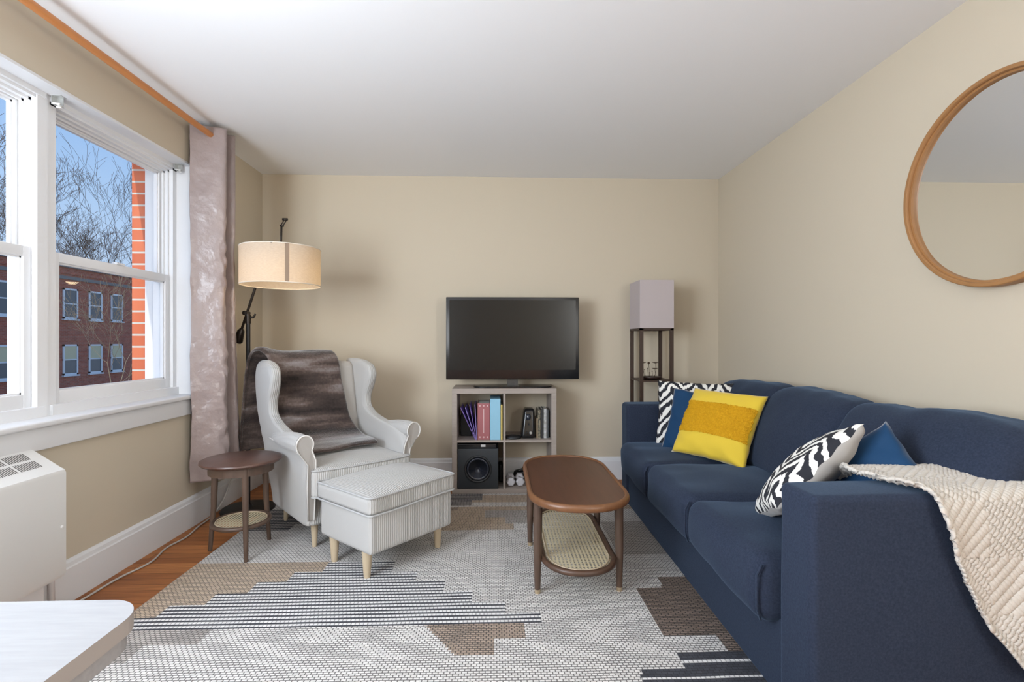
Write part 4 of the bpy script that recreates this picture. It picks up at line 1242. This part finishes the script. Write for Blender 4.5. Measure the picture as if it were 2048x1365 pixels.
cu = thing('curtain', 'mauve-pink satin grommet curtain gathered at the window end', 'curtain', (0, 0, 0))
cpts = [(-1.835, 2.925), (-1.80, 2.955), (-1.745, 2.985), (-1.690, 3.015), (-1.662, 3.045), (-1.668, 3.075), (-1.72, 3.095), (-1.79, 3.115), (-1.825, 3.140), (-1.80, 3.165), (-1.73, 3.185), (-1.675, 3.205), (-1.66, 3.23), (-1.69, 3.255), (-1.76, 3.27), (-1.82, 3.29), (-1.82, 3.31), (-1.76, 3.325), (-1.69, 3.335)]
ZB_, ZT_ = .280, 2.452


def curt(u, v):
    x, y = path_interp(cpts, u); z = ZB_ + (ZT_ - ZB_) * v
    k = 1 - v
    # widening and loosening of folds to the floor
    y = 3.085 + (y - 2.925) * .60 * (1 + .42 * k ** 3)
    x = -1.75 + (x + 1.75) * (1 - .15 * k * math.sin(v * 3))
    x += .010 * nz(u * 6, z * 2.2, 0) * min(1, k * 3) + .005 * nz(u * 14, z * 9, 3) * min(1, k * 3)
    y += .014 * nz(u * 5, z * 1.6, 7) * min(1, k * 3) + .005 * nz(u * 10, z * 11, 5) * min(1, k * 3)
    cz_ = math.exp(-((u - .27) / .09) ** 2) * min(1, max(0, (2.1 - z) * 2))
    x += .020 * cz_ * (abs(nz(u * 9 + z * 2, z * 11, 11)) - .3); y -= .015 * cz_ * abs(nz(u * 12, z * 14 + u * 9, 17))
    x = max(min(x, -1.63), XL + .028 if z < .83 and z > .66 and y < 3.15 else XL + .012)
    return Vector((x, y, z))


b = MB(); b.grid(curt, 150, 190)
cob = b.build('curtain_panel', M_curtain, cu, smooth=True)
sm = cob.modifiers.new('thick', 'SOLIDIFY'); sm.thickness = .0025
hm = MB(); hm.tube([curt(u / 60 * .42, .925) + Vector((.0015, -.002, 0)) for u in range(0, 61)], .0012, 5)
hm.build('hem_stitch', M_curtain, cob, smooth=True)
for (gy) in (3.132, 3.247):
    b = MB(); b.tube([(RXX + .0 + .026 * math.cos(2 * PI * k / 28) * .86, gy - .5 * .026 * math.cos(2 * PI * k / 28) * -.95, RZ + .026 * math.sin(2 * PI * k / 28)) for k in range(28)], .005, 8, closed=True)
    b.build('grommet', M_dkbronze, cu, smooth=True)

# ---- blind brackets under the window head
for k, (y_, lb) in enumerate(((2.27, 'small metal blind bracket above the window mullion'), (3.115, 'small metal blind bracket at the window corner by the curtain'))):
    t_ = thing('blind_bracket', lb, 'bracket', (-1.915, y_, WZ1 - .012), 0, 'metal blind brackets'); t_.scale = (.8, .8, .8)
    b = MB(); b.box(-.028, .028, -.020, .020, -.003, 0); b.box(-.024, -.020, -.018, .018, -.048, -.002); b.box(-.022, .014, .015, .018, -.045, -.002); b.build('bracket_plate', M_metal, t_)
    b = MB(); b.tube([(-.022, -.012, -.042), (.018, -.012, -.046)], .005, 8); b.tube([(-.020, .010, -.052), (.010, .010, -.056)], .005, 8); b.tube([(.010, -.020, -.052), (.010, .018, -.052)], .0045, 8)
    b.build('bracket_clip', M_whitepl, t_, smooth=True)

# ================================================================== MIRROR
mr = thing('round_mirror', 'large round wall mirror in an oak veneer ring frame', 'mirror', (XR, 1.765, 1.728)); mr.scale = (1, .975, .975)
b = MB(); b.lathe([(.395, 0), (.400, -.004), (.400, -.046), (.397, -.049), (.385, -.049), (.383, -.046), (.383, -.034), (.374, -.034), (.374, -.004)], 128, axis='x'); b.f = [q for q in b.f if len(q) == 4]; b.mi = [0] * len(b.f)
b.build('mirror_frame', M_mirrorwood, mr, smooth=True, angle=35)
b = MB(); b.lathe([(0, -.022), (.376, -.022)], 96, axis='x'); b.f = [q for q in b.f if len(q) == 4]; b.mi = [0] * len(b.f)
b.build('mirror_glass', M_mirror, mr)

# ================================================================== CONVECTOR
rd = thing('convector_heater', 'cream enamel convector heater with slotted top grille under the window', 'heater', (XL, 1.18, 0))
DX_ = .150; YE = .885
b = MB()
prof = [(.001, .705), (.012, .708), (DX_ - .020, .632), (DX_ - .006, .625), (DX_, .612), (DX_, .215), (DX_ - .006, .200), (DX_ - .06, .178), (.001, .178)]
n_ = len(prof); v = [(x, y, z) for y in (-1.0, YE) for x, z in prof]
b.add(v, [(i, (i + 1) % n_, (i + 1) % n_ + n_, i + n_) for i in range(n_)] + [tuple(range(n_)), tuple(range(n_, 2 * n_))])
body = b.build('heater_cover', M_radiator, rd, smooth=True, angle=38)
nrm = Vector((.076, 0, .118)).normalized(); dwn = Vector((.118, 0, -.076)).normalized()
for blk_ in range(9):
    y1_ = YE - .055 - blk_ * .098
    b = MB()
    for row in range(2):
        for k in range(11):
            yc = y1_ - k * .0082; o0 = Vector((.012, yc, .708)) + dwn * (.018 + row * .052) + nrm * .0004
            a0 = o0; a1 = o0 + dwn * .040
            b.add([a0 + Vector((0, -.0018, 0)), a0 + Vector((0, .0018, 0)), a1 + Vector((0, .0018, 0)), a1 + Vector((0, -.0018, 0)), a0 + Vector((0, -.0018, 0)) + nrm * .0006, a0 + Vector((0, .0018, 0)) + nrm * .0006, a1 + Vector((0, .0018, 0)) + nrm * .0006, a1 + Vector((0, -.0018, 0)) + nrm * .0006],
                  [(4, 5, 6, 7), (0, 1, 5, 4), (1, 2, 6, 5), (2, 3, 7, 6), (3, 0, 4, 7)])
    b.build('vent_grille', M_grille, rd)
b = MB(); b.lathe([(0, 0), (.006, 0), (.006, .004), (0, .005)], 12, (DX_, YE - .02, .40), 'x'); b.build('screw', M_whitepl, rd)
b = MB(); b.rbox(.022, .10, -.9, YE - .04, 0, .180, .003, 1); b.build('heater_plinth', M_trim, rd)
b = MB(); b.tube([(.055, YE - .02, .30), (.055, YE + .02, .30), (.055, YE + .04, .27), (.055, YE + .045, .0)], .012, 10); b.build('supply_pipe', M_trim, rd, smooth=True)

# ================================================================== WHITE TABLE CORNER
wt = thing('white_table', 'white wood-grain table corner at the lower left of the photo', 'table', (-.512, .770, 0))
o_ = []
for (cx_, cy_, a0) in ((-.058, -.058, 0), (-.80, -.058, 90), (-.80, -.80, 180), (-.058, -.80, 270)):
    for k in range(11): a = R(a0 + 9 * k); o_.append((cx_ + .058 * math.cos(a), cy_ + .058 * math.sin(a)))
b = MB(); b.prism(o_, .726, .750); ob = b.build('tabletop', [M_tabletop, M_tableedge], wt)
for p in ob.data.polygons: p.material_index = 0 if abs(p.normal.z) > .5 else 1
b = MB(); b.prism([(x * .985 - .006, y * .985 - .006) for x, y in o_], .702, .7258); b.build('apron', M_tabletop, wt)
for (x_, y_) in ((-.075, -.07), (-.785, -.07), (-.075, -.775), (-.785, -.775)):
    b = MB(); b.rbox(x_ - .022, x_ + .022, y_ - .022, y_ + .022, 0, .702, .003, 1); b.build('leg', M_tabletop, wt)

# ================================================================== CORD, OUTLET
t_ = thing('power_outlet', 'white wall outlet plate low on the left wall behind the lamp pole', 'outlet', (XL, 3.56, .42))
b = MB(); b.rbox(0, .006, -.036, .036, -.058, .058, .002, 1); b.build('outlet_plate', M_whitepl, t_)
b = MB(); b.rbox(.006, .034, -.016, .016, .005, .035, .004, 2); b.build('plug', M_whitepl, t_)
b = MB()
cp = [(-1.83, 3.56, .43), (-1.80, 3.54, .40), (-1.79, 3.50, .25), (-1.80, 3.42, .10), (-1.815, 3.30, .012), (-1.80, 3.12, .008), (-1.775, 2.95, .006), (-1.79, 2.80, .006), (-1.755, 2.62, .006), (-1.79, 2.45, .006), (-1.80, 2.25, .006), (-1.815, 2.12, .006)]
b.tube([path_interp(cp, k / 120) for k in range(121)], .0048, 8)
b.v = [v - Vector(fl.location) for v in b.v]; b.build('power_cord', M_cord, fl, smooth=True)
